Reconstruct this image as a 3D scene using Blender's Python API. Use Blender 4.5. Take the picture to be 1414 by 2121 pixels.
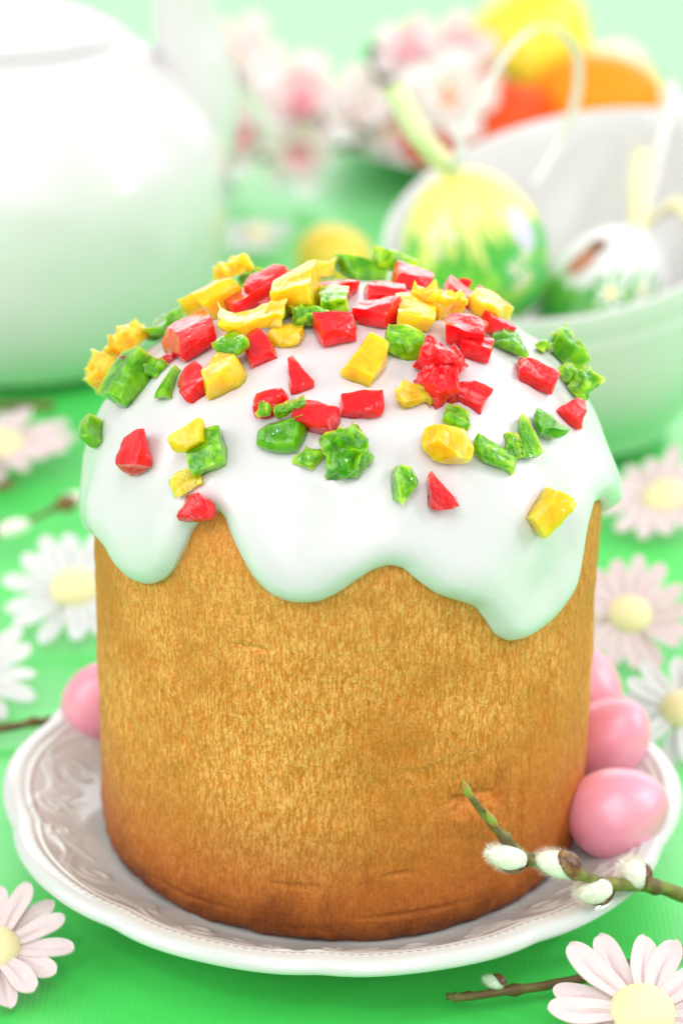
import bpy, bmesh, math, random
import numpy as np
from mathutils import Vector, Matrix, Euler, noise as mnoise

for o in list(bpy.data.objects):
    bpy.data.objects.remove(o)
S = 0.01                      # the script thinks in centimetres, the scene is in metres
SC = bpy.context.scene
COL = SC.collection
R = math.radians

# ------------------------------------------------------------------ camera
cam = bpy.data.cameras.new('camera')
cam.sensor_fit = 'VERTICAL'; cam.sensor_height = 36.0; cam.sensor_width = 24.0
cam.lens = 36.0 * 5460 / 2121
cam.clip_start = 0.02; cam.clip_end = 20
cam.dof.use_dof = True; cam.dof.focus_distance = 0.574; cam.dof.aperture_fstop = 9.5
cam_o = bpy.data.objects.new('camera', cam); COL.objects.link(cam_o)
cam_o.location = (0, -0.566, 0.348); cam_o.rotation_euler = (R(90 - 24.3), 0, 0)
SC.camera = cam_o

# ------------------------------------------------------------------ light
world = bpy.data.worlds.new('World'); SC.world = world; world.use_nodes = True
bg = world.node_tree.nodes['Background']
bg.inputs['Color'].default_value = (1.0, 0.99, 0.985, 1); bg.inputs['Strength'].default_value = 0.58

def area(name, loc, target, sx, sy, power, color=(1, 1, 1), shape='RECTANGLE'):
    l = bpy.data.lights.new(name, 'AREA'); l.shape = shape; l.size = sx; l.size_y = sy
    l.energy = power; l.color = color
    o = bpy.data.objects.new(name, l); COL.objects.link(o); o.location = loc
    o.rotation_euler = (Vector(target) - Vector(loc)).to_track_quat('-Z', 'Y').to_euler()
    return o
area('back_softbox', (0.30, 1.80, 0.75), (0, 0.2, 0.0), 2.8, 1.0, 19)
area('right_softbox', (1.05, 0.15, 0.75), (0, 0, 0.06), 0.8, 0.8, 5)
area('left_softbox', (-1.05, -0.30, 0.70), (0, 0, 0.06), 0.8, 0.8, 7, (1, 0.985, 0.96))
area('overhead_fill', (0.10, -0.75, 1.40), (0, -0.10, 0.02), 0.7, 0.7, 6, (1, 0.99, 0.97))  # added fill from above, brightens the cloth and plate in front
area('front_fill', (0.15, -1.35, 0.85), (0, 0, 0.04), 0.9, 0.9, 4.5, (1, 0.985, 0.96))  # added fill from the camera side, lifts the shaded cloth and bread
area('top_spot_lamp', (1.15, -0.05, 0.95), (0, 0.1, 0.08), 0.07, 0.07, 2.2, (1, 0.98, 0.95), 'DISK')
area('side_spot_lamp', (1.05, -0.15, 0.40), (0, 0.1, 0.08), 0.06, 0.06, 1.2, (1, 0.98, 0.95), 'DISK')
area('front_glint_spot', (-0.30, -0.85, 1.00), (0, 0, 0.1), 0.06, 0.06, 1.8, (1, 0.98, 0.95), 'DISK')  # extra small lamp, added to put glints on the candied fruit

SC.view_settings.view_transform = 'Standard'; SC.view_settings.look = 'None'
SC.view_settings.exposure = 0.18; SC.view_settings.gamma = 1.0; SC.view_settings.use_curve_mapping = False
SC.render.engine = 'CYCLES'
SC.cycles.use_denoising = True
SC.cycles.max_bounces = 10; SC.cycles.transmission_bounces = 8; SC.cycles.diffuse_bounces = 5; SC.cycles.glossy_bounces = 4
SC.cycles.sample_clamp_indirect = 6.0; SC.cycles.caustics_refractive = True; SC.cycles.caustics_reflective = False

# ------------------------------------------------------------------ helpers
def link(o, parent=None):
    COL.objects.link(o)
    if parent is not None: o.parent = parent
    return o
def empty(name, loc, label, cat, group=None, rot=(0, 0, 0)):
    o = bpy.data.objects.new(name, None); link(o); o.location = [c * S for c in loc]; o.rotation_euler = rot
    o.empty_display_size = 0.01
    tag(o, label, cat, group); return o
def tag(o, label, cat, group=None):
    o['label'] = label; o['category'] = cat
    if group: o['group'] = group
    return o
def mesh(name, verts, faces, mat, sharp=None):
    me = bpy.data.meshes.new(name)
    v = np.asarray(verts, dtype=float) * S
    me.from_pydata(v.tolist(), [], [list(map(int, f)) for f in faces])
    me.materials.append(mat)
    me.polygons.foreach_set('use_smooth', np.ones(len(me.polygons), dtype=bool))
    if sharp is not None: me.set_sharp_from_angle(angle=R(sharp))
    me.update(); return me
def obj(name, me, parent=None, loc=(0, 0, 0), rot=None):
    o = bpy.data.objects.new(name, me); link(o, parent)
    o.location = [c * S for c in loc]
    if rot is not None: o.rotation_euler = rot
    return o
def gridf(nu, nv, closed_u=False):
    F = []
    for j in range(nv - 1):
        for i in range(nu if closed_u else nu - 1):
            a = j * nu + i; b = j * nu + (i + 1) % nu
            F.append((a, b, b + nu, a + nu))
    return F
def lathe(prof, n=96):
    th = np.linspace(0, 2 * np.pi, n, endpoint=False)
    V = [(r * math.cos(t), r * math.sin(t), z) for r, z in prof for t in th]
    return V, gridf(n, len(prof), True)
def spline(pts, n):
    P = np.array(pts, float); m = len(P)
    Q = np.vstack([2 * P[0] - P[1], P, 2 * P[-1] - P[-2]]); out = []
    for k in range(n):
        u = k / (n - 1) * (m - 1); i = min(int(u), m - 2); t = u - i
        a, b, c, d = Q[i], Q[i + 1], Q[i + 2], Q[i + 3]
        out.append(0.5 * (2 * b + (c - a) * t + (2 * a - 5 * b + 4 * c - d) * t * t + (3 * b - a - 3 * c + d) * t ** 3))
    return np.array(out)
def tube(path, rad, n=14, cap=True, flat=None, wob=0.0, seed=0):
    P = np.asarray(path, float); m = len(P); rad = np.broadcast_to(rad, (m,)) if np.ndim(rad) == 0 else np.asarray(rad)
    V = []; up = Vector((0.13, 0.21, 1)).normalized(); rng = random.Random(seed); nrm = None
    for i in range(m):
        t = Vector(P[min(i + 1, m - 1)] - P[max(i - 1, 0)]).normalized()
        if nrm is None: nrm = (up - t * up.dot(t)).normalized()
        else: nrm = (nrm - t * nrm.dot(t)).normalized()
        bi = t.cross(nrm)
        for k in range(n):
            a = 2 * math.pi * k / n
            rr = rad[i] * (1 + wob * mnoise.noise(Vector((math.cos(a) * 1.5 + seed, math.sin(a) * 1.5, i * 0.35))))
            q = Vector(P[i]) + nrm * (math.cos(a) * rr * (flat or 1)) + bi * (math.sin(a) * rr)
            V.append(tuple(q))
    F = gridf(n, m, True)
    if cap: F += [tuple(range(n - 1, -1, -1)), tuple(range((m - 1) * n, m * n))]
    return V, F

def smooth(a, b, x):
    t = np.clip((x - a) / (b - a), 0, 1); return t * t * (3 - 2 * t)

# --- materials
def mat(name, color=(0.8, 0.8, 0.8), rough=0.5, **kw):
    m = bpy.data.materials.new(name); m.use_nodes = True
    b = m.node_tree.nodes['Principled BSDF']
    b.inputs['Base Color'].default_value = (*color, 1); b.inputs['Roughness'].default_value = rough
    for k, v in kw.items():
        b.inputs[k.replace('_', ' ')].default_value = v
    return m
def nodes(m): return m.node_tree.nodes, m.node_tree.links, m.node_tree.nodes['Principled BSDF']
def tex_coord(m, scale, rot=(0, 0, 0), src='Object'):
    N, L, b = nodes(m); tc = N.new('ShaderNodeTexCoord'); mp = N.new('ShaderNodeMapping')
    mp.inputs['Scale'].default_value = scale; mp.inputs['Rotation'].default_value = rot
    L.new(tc.outputs[src], mp.inputs['Vector']); return mp.outputs['Vector']
def noise_n(m, vec, scale, detail=3, rough=0.5, dist=0.0):
    N, L, b = nodes(m); n = N.new('ShaderNodeTexNoise'); n.inputs['Scale'].default_value = scale
    n.inputs['Detail'].default_value = detail; n.inputs['Roughness'].default_value = rough; n.inputs['Distortion'].default_value = dist
    L.new(vec, n.inputs['Vector']); return n.outputs['Fac']
def ramp(m, fac, stops):
    N, L, b = nodes(m); r = N.new('ShaderNodeValToRGB'); e = r.color_ramp.elements
    while len(e) < len(stops): e.new(0.5)
    for k, (p, c) in enumerate(stops): e[k].position = p; e[k].color = (*c, 1) if len(c) == 3 else c
    L.new(fac, r.inputs['Fac']); return r.outputs['Color']
def mix(m, fac, a, b_, mode='MIX'):
    N, L, b = nodes(m); x = N.new('ShaderNodeMix'); x.data_type = 'RGBA'; x.blend_type = mode
    for s, v in ((0, fac), (6, a), (7, b_)):
        if isinstance(v, bpy.types.NodeSocket): L.new(v, x.inputs[s])
        elif s == 0: x.inputs[0].default_value = v
        else: x.inputs[s].default_value = (*v, 1)
    return x.outputs[2]
def mth(m, op, a, b_=0.0):
    N, L, b = nodes(m); x = N.new('ShaderNodeMath'); x.operation = op
    for s, v in ((0, a), (1, b_)):
        if isinstance(v, bpy.types.NodeSocket): L.new(v, x.inputs[s])
        else: x.inputs[s].default_value = v
    return x.outputs[0]
def maprange(m, v, a, b_, c=0.0, d=1.0):
    N, L, b = nodes(m); x = N.new('ShaderNodeMapRange'); x.interpolation_type = 'SMOOTHSTEP'
    L.new(v, x.inputs[0])
    for i, q in enumerate((a, b_, c, d)): x.inputs[i + 1].default_value = q
    return x.outputs[0]
def bump(m, h, strength=0.3, dist=0.001, prev=None):
    N, L, b = nodes(m); x = N.new('ShaderNodeBump'); x.inputs['Strength'].default_value = strength; x.inputs['Distance'].default_value = dist
    L.new(h, x.inputs['Height'])
    if prev is not None: L.new(prev, x.inputs['Normal'])
    L.new(x.outputs['Normal'], b.inputs['Normal']); return x.outputs['Normal']
def base(m, c): m.node_tree.links.new(c, m.node_tree.nodes['Principled BSDF'].inputs['Base Color'])
def sepz(m, vec, k):
    N, L, b = nodes(m); x = N.new('ShaderNodeSeparateXYZ'); L.new(vec, x.inputs[0]); return x.outputs[k]

# satin cloth
M_CLOTH = mat('green_satin', (0.012, 0.62, 0.075), 0.40, Sheen_Weight=0.55, Sheen_Roughness=0.35, Specular_IOR_Level=0.5, IOR=2.0)
v = tex_coord(M_CLOTH, (1, 1, 1))
base(M_CLOTH, mix(M_CLOTH, noise_n(M_CLOTH, v, 6, 2), (0.035, 0.62, 0.075), (0.065, 0.70, 0.115)))
N_, L_, B_ = nodes(M_CLOTH)
w1 = N_.new('ShaderNodeTexWave'); w1.inputs['Scale'].default_value = 230; w1.inputs['Distortion'].default_value = 0.6; w1.inputs['Detail'].default_value = 1
L_.new(v, w1.inputs['Vector'])
w2 = N_.new('ShaderNodeTexWave'); w2.bands_direction = 'Y'; w2.inputs['Scale'].default_value = 330; w2.inputs['Distortion'].default_value = 0.4
L_.new(v, w2.inputs['Vector'])
bump(M_CLOTH, mth(M_CLOTH, 'ADD', w1.outputs['Fac'], mth(M_CLOTH, 'MULTIPLY', w2.outputs['Fac'], 0.5)), 0.06, 0.0004)
L_.new(maprange(M_CLOTH, noise_n(M_CLOTH, v, 900, 2), 0.3, 0.7, 0.33, 0.46), B_.inputs['Roughness'])

# porcelain
M_PORC = mat('white_porcelain', (0.60, 0.625, 0.61), 0.16, Coat_Weight=0.35, Coat_Roughness=0.05, Subsurface_Weight=0.05, Subsurface_Scale=0.004)
M_CHINA = mat('bone_china', (0.70, 0.685, 0.69), 0.2, Coat_Weight=0.3, Coat_Roughness=0.1)
# bread crust
M_BREAD = mat('baked_crust', (0.6, 0.3, 0.06), 0.55, Specular_IOR_Level=0.22)
v0 = tex_coord(M_BREAD, (1, 1, 1))
vs = tex_coord(M_BREAD, (1, 1, 0.22))
vl = tex_coord(M_BREAD, (1, 1, 0.55))
fine = noise_n(M_BREAD, vs, 1650, 4, 0.62, 0.4)
mid_ = noise_n(M_BREAD, vs, 560, 5, 0.65, 0.8)
blot = noise_n(M_BREAD, v0, 38, 4, 0.6, 0.4)
big = noise_n(M_BREAD, v0, 14, 2, 0.5)
N_, L_, B_ = nodes(M_BREAD)
vor = N_.new('ShaderNodeTexVoronoi'); vor.feature = 'SMOOTH_F1'; vor.inputs['Scale'].default_value = 1900
vd = N_.new('ShaderNodeVectorMath'); vd.operation = 'ADD'; L_.new(vl, vd.inputs[0])
nv_ = N_.new('ShaderNodeTexNoise'); nv_.inputs['Scale'].default_value = 320; L_.new(v0, nv_.inputs['Vector'])
sc_ = N_.new('ShaderNodeVectorMath'); sc_.operation = 'SCALE'; sc_.inputs['Scale'].default_value = 0.0022; L_.new(nv_.outputs['Color'], sc_.inputs[0]); L_.new(sc_.outputs[0], vd.inputs[1])
L_.new(vd.outputs[0], vor.inputs['Vector'])
cell = maprange(M_BREAD, vor.outputs['Distance'], 0.15, 0.75, 1.0, 0.0)
gold = mix(M_BREAD, maprange(M_BREAD, fine, 0.36, 0.64), (0.70, 0.22, 0.025), (1.0, 0.50, 0.15))
gold = mix(M_BREAD, maprange(M_BREAD, cell, 0.0, 1.0, 0.45, 0.0), gold, (0.44, 0.11, 0.008))
gold = mix(M_BREAD, maprange(M_BREAD, mid_, 0.54, 0.78, 0.0, 0.6), gold, (0.42, 0.10, 0.008))
gold = mix(M_BREAD, maprange(M_BREAD, blot, 0.48, 0.66, 0.0, 0.5), gold, (0.54, 0.17, 0.018))
gold = mix(M_BREAD, maprange(M_BREAD, big, 0.44, 0.62, 0.0, 0.6), gold, (0.55, 0.16, 0.016))
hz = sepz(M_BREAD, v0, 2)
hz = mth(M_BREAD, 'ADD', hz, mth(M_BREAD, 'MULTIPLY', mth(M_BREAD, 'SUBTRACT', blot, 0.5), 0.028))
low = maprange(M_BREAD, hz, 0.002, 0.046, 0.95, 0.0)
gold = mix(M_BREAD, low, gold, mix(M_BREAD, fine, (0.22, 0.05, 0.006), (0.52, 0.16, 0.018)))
base_shade = maprange(M_BREAD, hz, 0.001, 0.015, 0.9, 0.0)  # darker foot of the crust, with the plate's contact shadow painted into it
gold = mix(M_BREAD, base_shade, gold, mix(M_BREAD, fine, (0.07, 0.014, 0.002), (0.22, 0.05, 0.006)))
topz = maprange(M_BREAD, hz, 0.060, 0.092, 0.0, 0.35)
gold = mix(M_BREAD, topz, gold, (0.60, 0.26, 0.05))
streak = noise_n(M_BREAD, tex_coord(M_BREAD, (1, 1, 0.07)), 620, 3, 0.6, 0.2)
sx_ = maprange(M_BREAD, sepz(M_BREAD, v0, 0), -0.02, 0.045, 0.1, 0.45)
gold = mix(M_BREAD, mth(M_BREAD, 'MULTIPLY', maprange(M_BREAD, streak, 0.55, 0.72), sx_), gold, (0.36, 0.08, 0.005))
spots = noise_n(M_BREAD, vs, 420, 2, 0.5)
pore = maprange(M_BREAD, spots, 0.75, 0.80)
gold = mix(M_BREAD, pore, gold, (0.28, 0.08, 0.01))
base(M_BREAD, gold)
bh = mth(M_BREAD, 'ADD', mth(M_BREAD, 'MULTIPLY', cell, 0.55), mth(M_BREAD, 'ADD', fine, mth(M_BREAD, 'MULTIPLY', mid_, 1.2)))
bh = mth(M_BREAD, 'SUBTRACT', bh, mth(M_BREAD, 'MULTIPLY', pore, 0.8))
bh = mth(M_BREAD, 'SUBTRACT', bh, mth(M_BREAD, 'MULTIPLY', streak, 0.6))
bump(M_BREAD, bh, 0.36, 0.0008)
L_.new(maprange(M_BREAD, fine, 0.35, 0.7, 0.62, 0.38), B_.inputs['Roughness'])

# icing
M_ICE = mat('sugar_icing', (0.665, 0.66, 0.672), 0.30, Subsurface_Weight=0.35, Subsurface_Scale=0.004, Coat_Weight=0.25, Coat_Roughness=0.18)
M_ICE.node_tree.nodes['Principled BSDF'].inputs['Subsurface Radius'].default_value = (1, 0.95, 0.9)
v = tex_coord(M_ICE, (1, 1, 1)); bump(M_ICE, mth(M_ICE, 'ADD', noise_n(M_ICE, v, 110, 4, 0.55), mth(M_ICE, 'MULTIPLY', maprange(M_ICE, noise_n(M_ICE, v, 420, 2), 0.70, 0.78), 0.25)), 0.16, 0.0014)

def candy(name, c1, c2, trans, sss, c3=None, glow=(1, 1, 1), clear=0.3):
    m = mat(name, c1, 0.2, Transmission_Weight=trans, Subsurface_Weight=sss, Subsurface_Scale=0.008, IOR=1.42, Specular_IOR_Level=0.2)
    N, L, b = nodes(m)
    b.inputs['Coat Weight'].default_value = 0.8; b.inputs['Coat Roughness'].default_value = 0.06; b.inputs['Coat IOR'].default_value = 1.45
    b.inputs['Subsurface Radius'].default_value = (1, 0.7, 0.35)
    gl = N.new('ShaderNodeBsdfRefraction'); gl.inputs['Color'].default_value = (*glow, 1); gl.inputs['Roughness'].default_value = 0.10; gl.inputs['IOR'].default_value = 1.25
    mx = N.new('ShaderNodeMixShader'); mx.inputs[0].default_value = clear
    L.new(b.outputs[0], mx.inputs[1]); L.new(gl.outputs[0], mx.inputs[2]); L.new(mx.outputs[0], N['Material Output'].inputs['Surface'])
    v = tex_coord(m, (1, 1, 1)); oi = N.new('ShaderNodeObjectInfo')
    n1 = noise_n(m, v, 230, 4, 0.6, 0.5)
    c = mix(m, maprange(m, n1, 0.35, 0.68), c1, c2)
    if c3: c = mix(m, maprange(m, oi.outputs['Random'], 0.0, 1.0, 0.0, 0.7), c, c3)
    base(m, c)
    vv = tex_coord(m, (1, 0.35, 1))
    h = mth(m, 'ADD', noise_n(m, vv, 900, 3, 0.6), mth(m, 'MULTIPLY', noise_n(m, v, 350, 3, 0.5), 1.5))
    nb = bump(m, h, 0.4, 0.0006); L.new(nb, b.inputs['Coat Normal']); L.new(nb, gl.inputs['Normal'])
    L.new(maprange(m, noise_n(m, v, 700, 2), 0.35, 0.65, 0.04, 0.20), b.inputs['Roughness'])
    return m
M_RED = candy('red_candied_fruit', (0.66, 0.003, 0.008), (0.88, 0.014, 0.018), 0.0, 1.0, None, (1.0, 0.10, 0.08), 0.0)
M_YEL = candy('yellow_candied_fruit', (0.97, 0.40, 0.006), (1.0, 0.61, 0.02), 0.0, 1.0, (1.0, 0.55, 0.008), (1.0, 0.80, 0.16), 0.04)
M_GRN = candy('green_candied_fruit', (0.06, 0.30, 0.002), (0.36, 0.72, 0.012), 0.0, 1.0, (0.05, 0.30, 0.002), (0.58, 0.92, 0.14), 0.05)
CM = {'r': M_RED, 'y': M_YEL, 'g': M_GRN}

M_PEGG = mat('pearl_pink_shell', (0.90, 0.38, 0.50), 0.36, Metallic=0.08, Sheen_Weight=0.15, Sheen_Roughness=0.3, Subsurface_Weight=0.2, Subsurface_Scale=0.004, Coat_Weight=0.2, Coat_Roughness=0.3)
v = tex_coord(M_PEGG, (1, 1, 1)); base(M_PEGG, mix(M_PEGG, maprange(M_PEGG, noise_n(M_PEGG, v, 90, 4), 0.35, 0.7), (0.86, 0.33, 0.45), (0.90, 0.41, 0.51))); bump(M_PEGG, noise_n(M_PEGG, v, 900, 2), 0.06, 0.0004)
def petal_mat(name, c1, c2):
    m = mat(name, c1, 0.6, Subsurface_Weight=0.35, Subsurface_Scale=0.002, Sheen_Weight=0.15)
    v = tex_coord(m, (1, 1, 1)); base(m, mix(m, noise_n(m, v, 120, 3), c1, c2))
    bump(m, noise_n(m, v, 1500, 2), 0.18, 0.0003); return m
M_PPINK = petal_mat('pink_wafer_petal', (0.69, 0.54, 0.55), (0.75, 0.62, 0.62))
M_PWHITE = petal_mat('white_wafer_petal', (0.70, 0.70, 0.70), (0.66, 0.67, 0.66))
M_DCEN = mat('pale_yellow_sugar', (0.86, 0.80, 0.42), 0.55, Subsurface_Weight=0.4, Subsurface_Scale=0.003)
v = tex_coord(M_DCEN, (1, 1, 1)); bump(M_DCEN, noise_n(M_DCEN, v, 1400, 2), 0.25, 0.0004)
base(M_DCEN, mix(M_DCEN, noise_n(M_DCEN, v, 1600, 2), (0.78, 0.70, 0.36), (0.84, 0.78, 0.48)))
M_STEM = mat('willow_bark', (0.17, 0.20, 0.03), 0.5)
v = tex_coord(M_STEM, (1, 1, 1))
base(M_STEM, mix(M_STEM, maprange(M_STEM, noise_n(M_STEM, v, 180, 4), 0.4, 0.65), (0.20, 0.22, 0.035), (0.11, 0.07, 0.02)))
bump(M_STEM, noise_n(M_STEM, v, 900, 3), 0.3, 0.0005)
M_TWIG = mat('brown_twig_bark', (0.12, 0.06, 0.025), 0.55)
v = tex_coord(M_TWIG, (1, 1, 1))
base(M_TWIG, mix(M_TWIG, maprange(M_TWIG, noise_n(M_TWIG, v, 200, 4), 0.4, 0.65), (0.13, 0.065, 0.025), (0.17, 0.13, 0.04)))
bump(M_TWIG, noise_n(M_TWIG, v, 900, 3), 0.3, 0.0005)
M_SCALE = mat('brown_bud_scale', (0.14, 0.05, 0.02), 0.35)
v = tex_coord(M_SCALE, (1, 1, 1)); base(M_SCALE, mix(M_SCALE, maprange(M_SCALE, noise_n(M_SCALE, v, 220, 3), 0.4, 0.65), (0.11, 0.03, 0.015), (0.26, 0.14, 0.03)))
M_BUD = mat('green_red_bud', (0.30, 0.28, 0.04), 0.4)
v = tex_coord(M_BUD, (1, 1, 1)); base(M_BUD, mix(M_BUD, maprange(M_BUD, noise_n(M_BUD, v, 260, 2), 0.42, 0.6), (0.26, 0.32, 0.04), (0.45, 0.14, 0.06)))
M_FUR = mat('catkin_fur', (0.90, 0.89, 0.80), 0.7, Sheen_Weight=0.3, Subsurface_Weight=0.3, Subsurface_Scale=0.002)
M_FURC = mat('catkin_core', (0.60, 0.63, 0.50), 0.8)

# ------------------------------------------------------------------ tablecloth
def build_cloth():
    xs = np.concatenate([np.linspace(-75, -22, 60), np.linspace(-21.5, 21.5, 190), np.linspace(22, 75, 60)])
    ys = np.concatenate([np.linspace(-26, 30, 220), np.linspace(30.4, 150, 240)])
    X, Y = np.meshgrid(xs, ys)
    rr = np.hypot(X, Y)
    A = smooth(7, 22, rr) * 0.8 + 0.2
    far = smooth(10, 60, Y)
    w = (np.sin(0.40 * Y + 0.05 * X + 1.2 * np.sin(0.07 * X + 0.5)) * (0.55 + 0.5 * far)
         + 0.7 * np.sin(0.19 * Y - 0.10 * X + 0.9 * np.sin(0.11 * Y + 1.0))
         + 0.45 * np.sin(0.62 * Y + 0.21 * X + 0.4) * (1 - 0.4 * far)
         + 0.35 * np.sin(0.55 * X - 0.33 * Y + 2.0))
    Z = A * 0.17 * (w - 2.2)
    V = np.stack([X.ravel(), Y.ravel(), Z.ravel()], 1)
    o = obj('tablecloth', mesh('tablecloth', V, gridf(len(xs), len(ys)), M_CLOTH))
    o['kind'] = 'structure'; o['label'] = 'glossy bright green satin cloth spread under everything'
build_cloth()

# ------------------------------------------------------------------ plate
ZB = 0.9
def rim_r(t):
    return 8.05 + 0.28 * (np.cos(5 * t + 0.3) ** 2 + 0.02) ** 0.33
def build_plate():
    nt = 1200
    th = np.linspace(0, 2 * np.pi, nt, endpoint=False)
    Rr = rim_r(th)
    prof = []                                            # (fraction of rim radius, z) upper side, centre to rim
    q = np.concatenate([np.linspace(0.0, 0.60, 12), np.linspace(0.61, 0.985, 120)])
    zt = np.interp(q, [0, 0.62, 0.68, 0.74, 0.80, 0.86, 0.92, 0.96, 0.985], [0.90, 0.90, 0.95, 1.08, 1.30, 1.57, 1.85, 2.03, 2.0])
    zt = np.convolve(np.pad(zt, 6, mode='edge'), np.ones(13) / 13, mode='valid')
    rows = []
    per = 2 * np.pi / 5
    # raised ornament: polylines in (along-rim cm, radius fraction) per fifth of the rim
    ridges = []
    def spiral(u0, v0, r0, turns, a0, sgn, n=46):
        return [(u0 + sgn * r0 * (1 - 0.85 * k / n) * math.cos(a0 + turns * 2 * math.pi * k / n), v0 + r0 * (1 - 0.85 * k / n) * math.sin(a0 + turns * 2 * math.pi * k / n)) for k in range(n)]
    for sg in (-1, 1):
        ridges.append((spiral(sg * 1.9, 6.75, 0.52, 1.3, 1.2, sg), 0.10, 0.10))
        ridges.append((spiral(sg * 3.9, 7.05, 0.42, 1.2, -1.0, -sg), 0.09, 0.09))
        ridges.append(([(sg * (0.4 + 0.1 * k), 7.15 + 0.30 * math.sin(k * 0.16)) for k in range(24)], 0.09, 0.09))
        ridges.append(([(sg * (2.2 + 0.1 * k), 7.35 - 0.28 * math.sin(k * 0.2)) for k in range(22)], 0.09, 0.09))
        for k in range(6):
            a = 0.25 + k * 0.24
            ridges.append(([(sg * (2.75 + 0.16 * k + 0.1 * j * math.cos(a)), 6.45 + 0.09 * k + 0.075 * j * math.sin(a + 0.4)) for j in range(7)], 0.07, 0.07))
    for k in range(-4, 5):                               # shell fan
        a = k * 0.17
        ridges.append(([(0.1 * j * math.sin(a) * 1.2, 6.35 + 0.09 * j * math.cos(a)) for j in range(1, 9)], 0.075, 0.08))
    rel = np.zeros((len(q), nt))
    # local coordinates in one fifth, then repeated
    u = ((th + per * 0.35) % per - per / 2) * 7.2
    QV = q * 8.2
    rows_i = [i for i in range(len(q)) if 6.0 < QV[i] < 7.95]
    U, V = np.meshgrid(u, QV[rows_i])
    relr = np.zeros_like(U)
    for pts, wd, h in ridges:
        P = np.array(pts)
        sel = (np.abs(U - P[:, 0].mean()) < np.ptp(P[:, 0]) / 2 + 0.4)
        uu, vv = U[sel], V[sel]
        d2 = np.full(uu.shape, 9.0)
        for a in P: d2 = np.minimum(d2, (uu - a[0]) ** 2 + (vv - a[1]) ** 2)
        relr[sel] = np.maximum(relr[sel], 0.40 * h * np.exp(-d2 / (wd * wd)))
    rel[rows_i] = relr
    bead = np.exp(-((QV - 7.80) / 0.055) ** 2)[:, None] * (0.55 + 0.45 * np.cos(230 * th))[None, :] * 0.035
    line = np.exp(-((QV - 7.58) / 0.05) ** 2)[:, None] * 0.035 * np.ones(nt)[None, :]
    rel = rel + bead + line
    for i, qq in enumerate(q):
        rr = Rr * qq if qq > 0.6 else Rr.mean() * qq + (Rr - Rr.mean()) * qq * smooth(0.3, 0.6, qq)
        wob = 0.04 * np.cos(10 * th + 0.6) * smooth(0.75, 1.0, qq)
        rows.append(np.stack([rr * np.cos(th), rr * np.sin(th), zt[i] + rel[i] + wob], 1))
    wobr = 0.04 * np.cos(10 * th + 0.6)
    for dr, dz in ((0.06, 1.97), (0.12, 1.92), (0.165, 1.86), (0.185, 1.79), (0.18, 1.73), (0.13, 1.68), (0.05, 1.65)):
        rr = Rr * 0.985 + dr
        rows.append(np.stack([rr * np.cos(th), rr * np.sin(th), dz + wobr], 1))
    for qq, z in ((0.94, 1.56), (0.89, 1.40), (0.84, 1.12), (0.78, 0.82), (0.72, 0.62), (0.66, 0.5), (0.60, 0.44)):
        rr = Rr * qq
        rows.append(np.stack([rr * np.cos(th), rr * np.sin(th), z + wobr * max(0, qq - 0.75) * 4], 1))
    for rr, z in ((4.75, 0.38), (4.7, 0.06), (4.62, 0.0), (4.5, 0.0), (4.42, 0.08), (4.38, 0.36), (0.01, 0.38)):
        rows.append(np.stack([rr * np.cos(th), rr * np.sin(th), np.full(nt, z)], 1))
    V = np.concatenate(rows)
    o = obj('plate', mesh('plate', V, gridf(nt, len(rows), True), M_PORC), None, (0, 0.16, 0.02))
    tag(o, 'white porcelain plate with scalloped embossed rim under the cake', 'plate')
build_plate()

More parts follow.
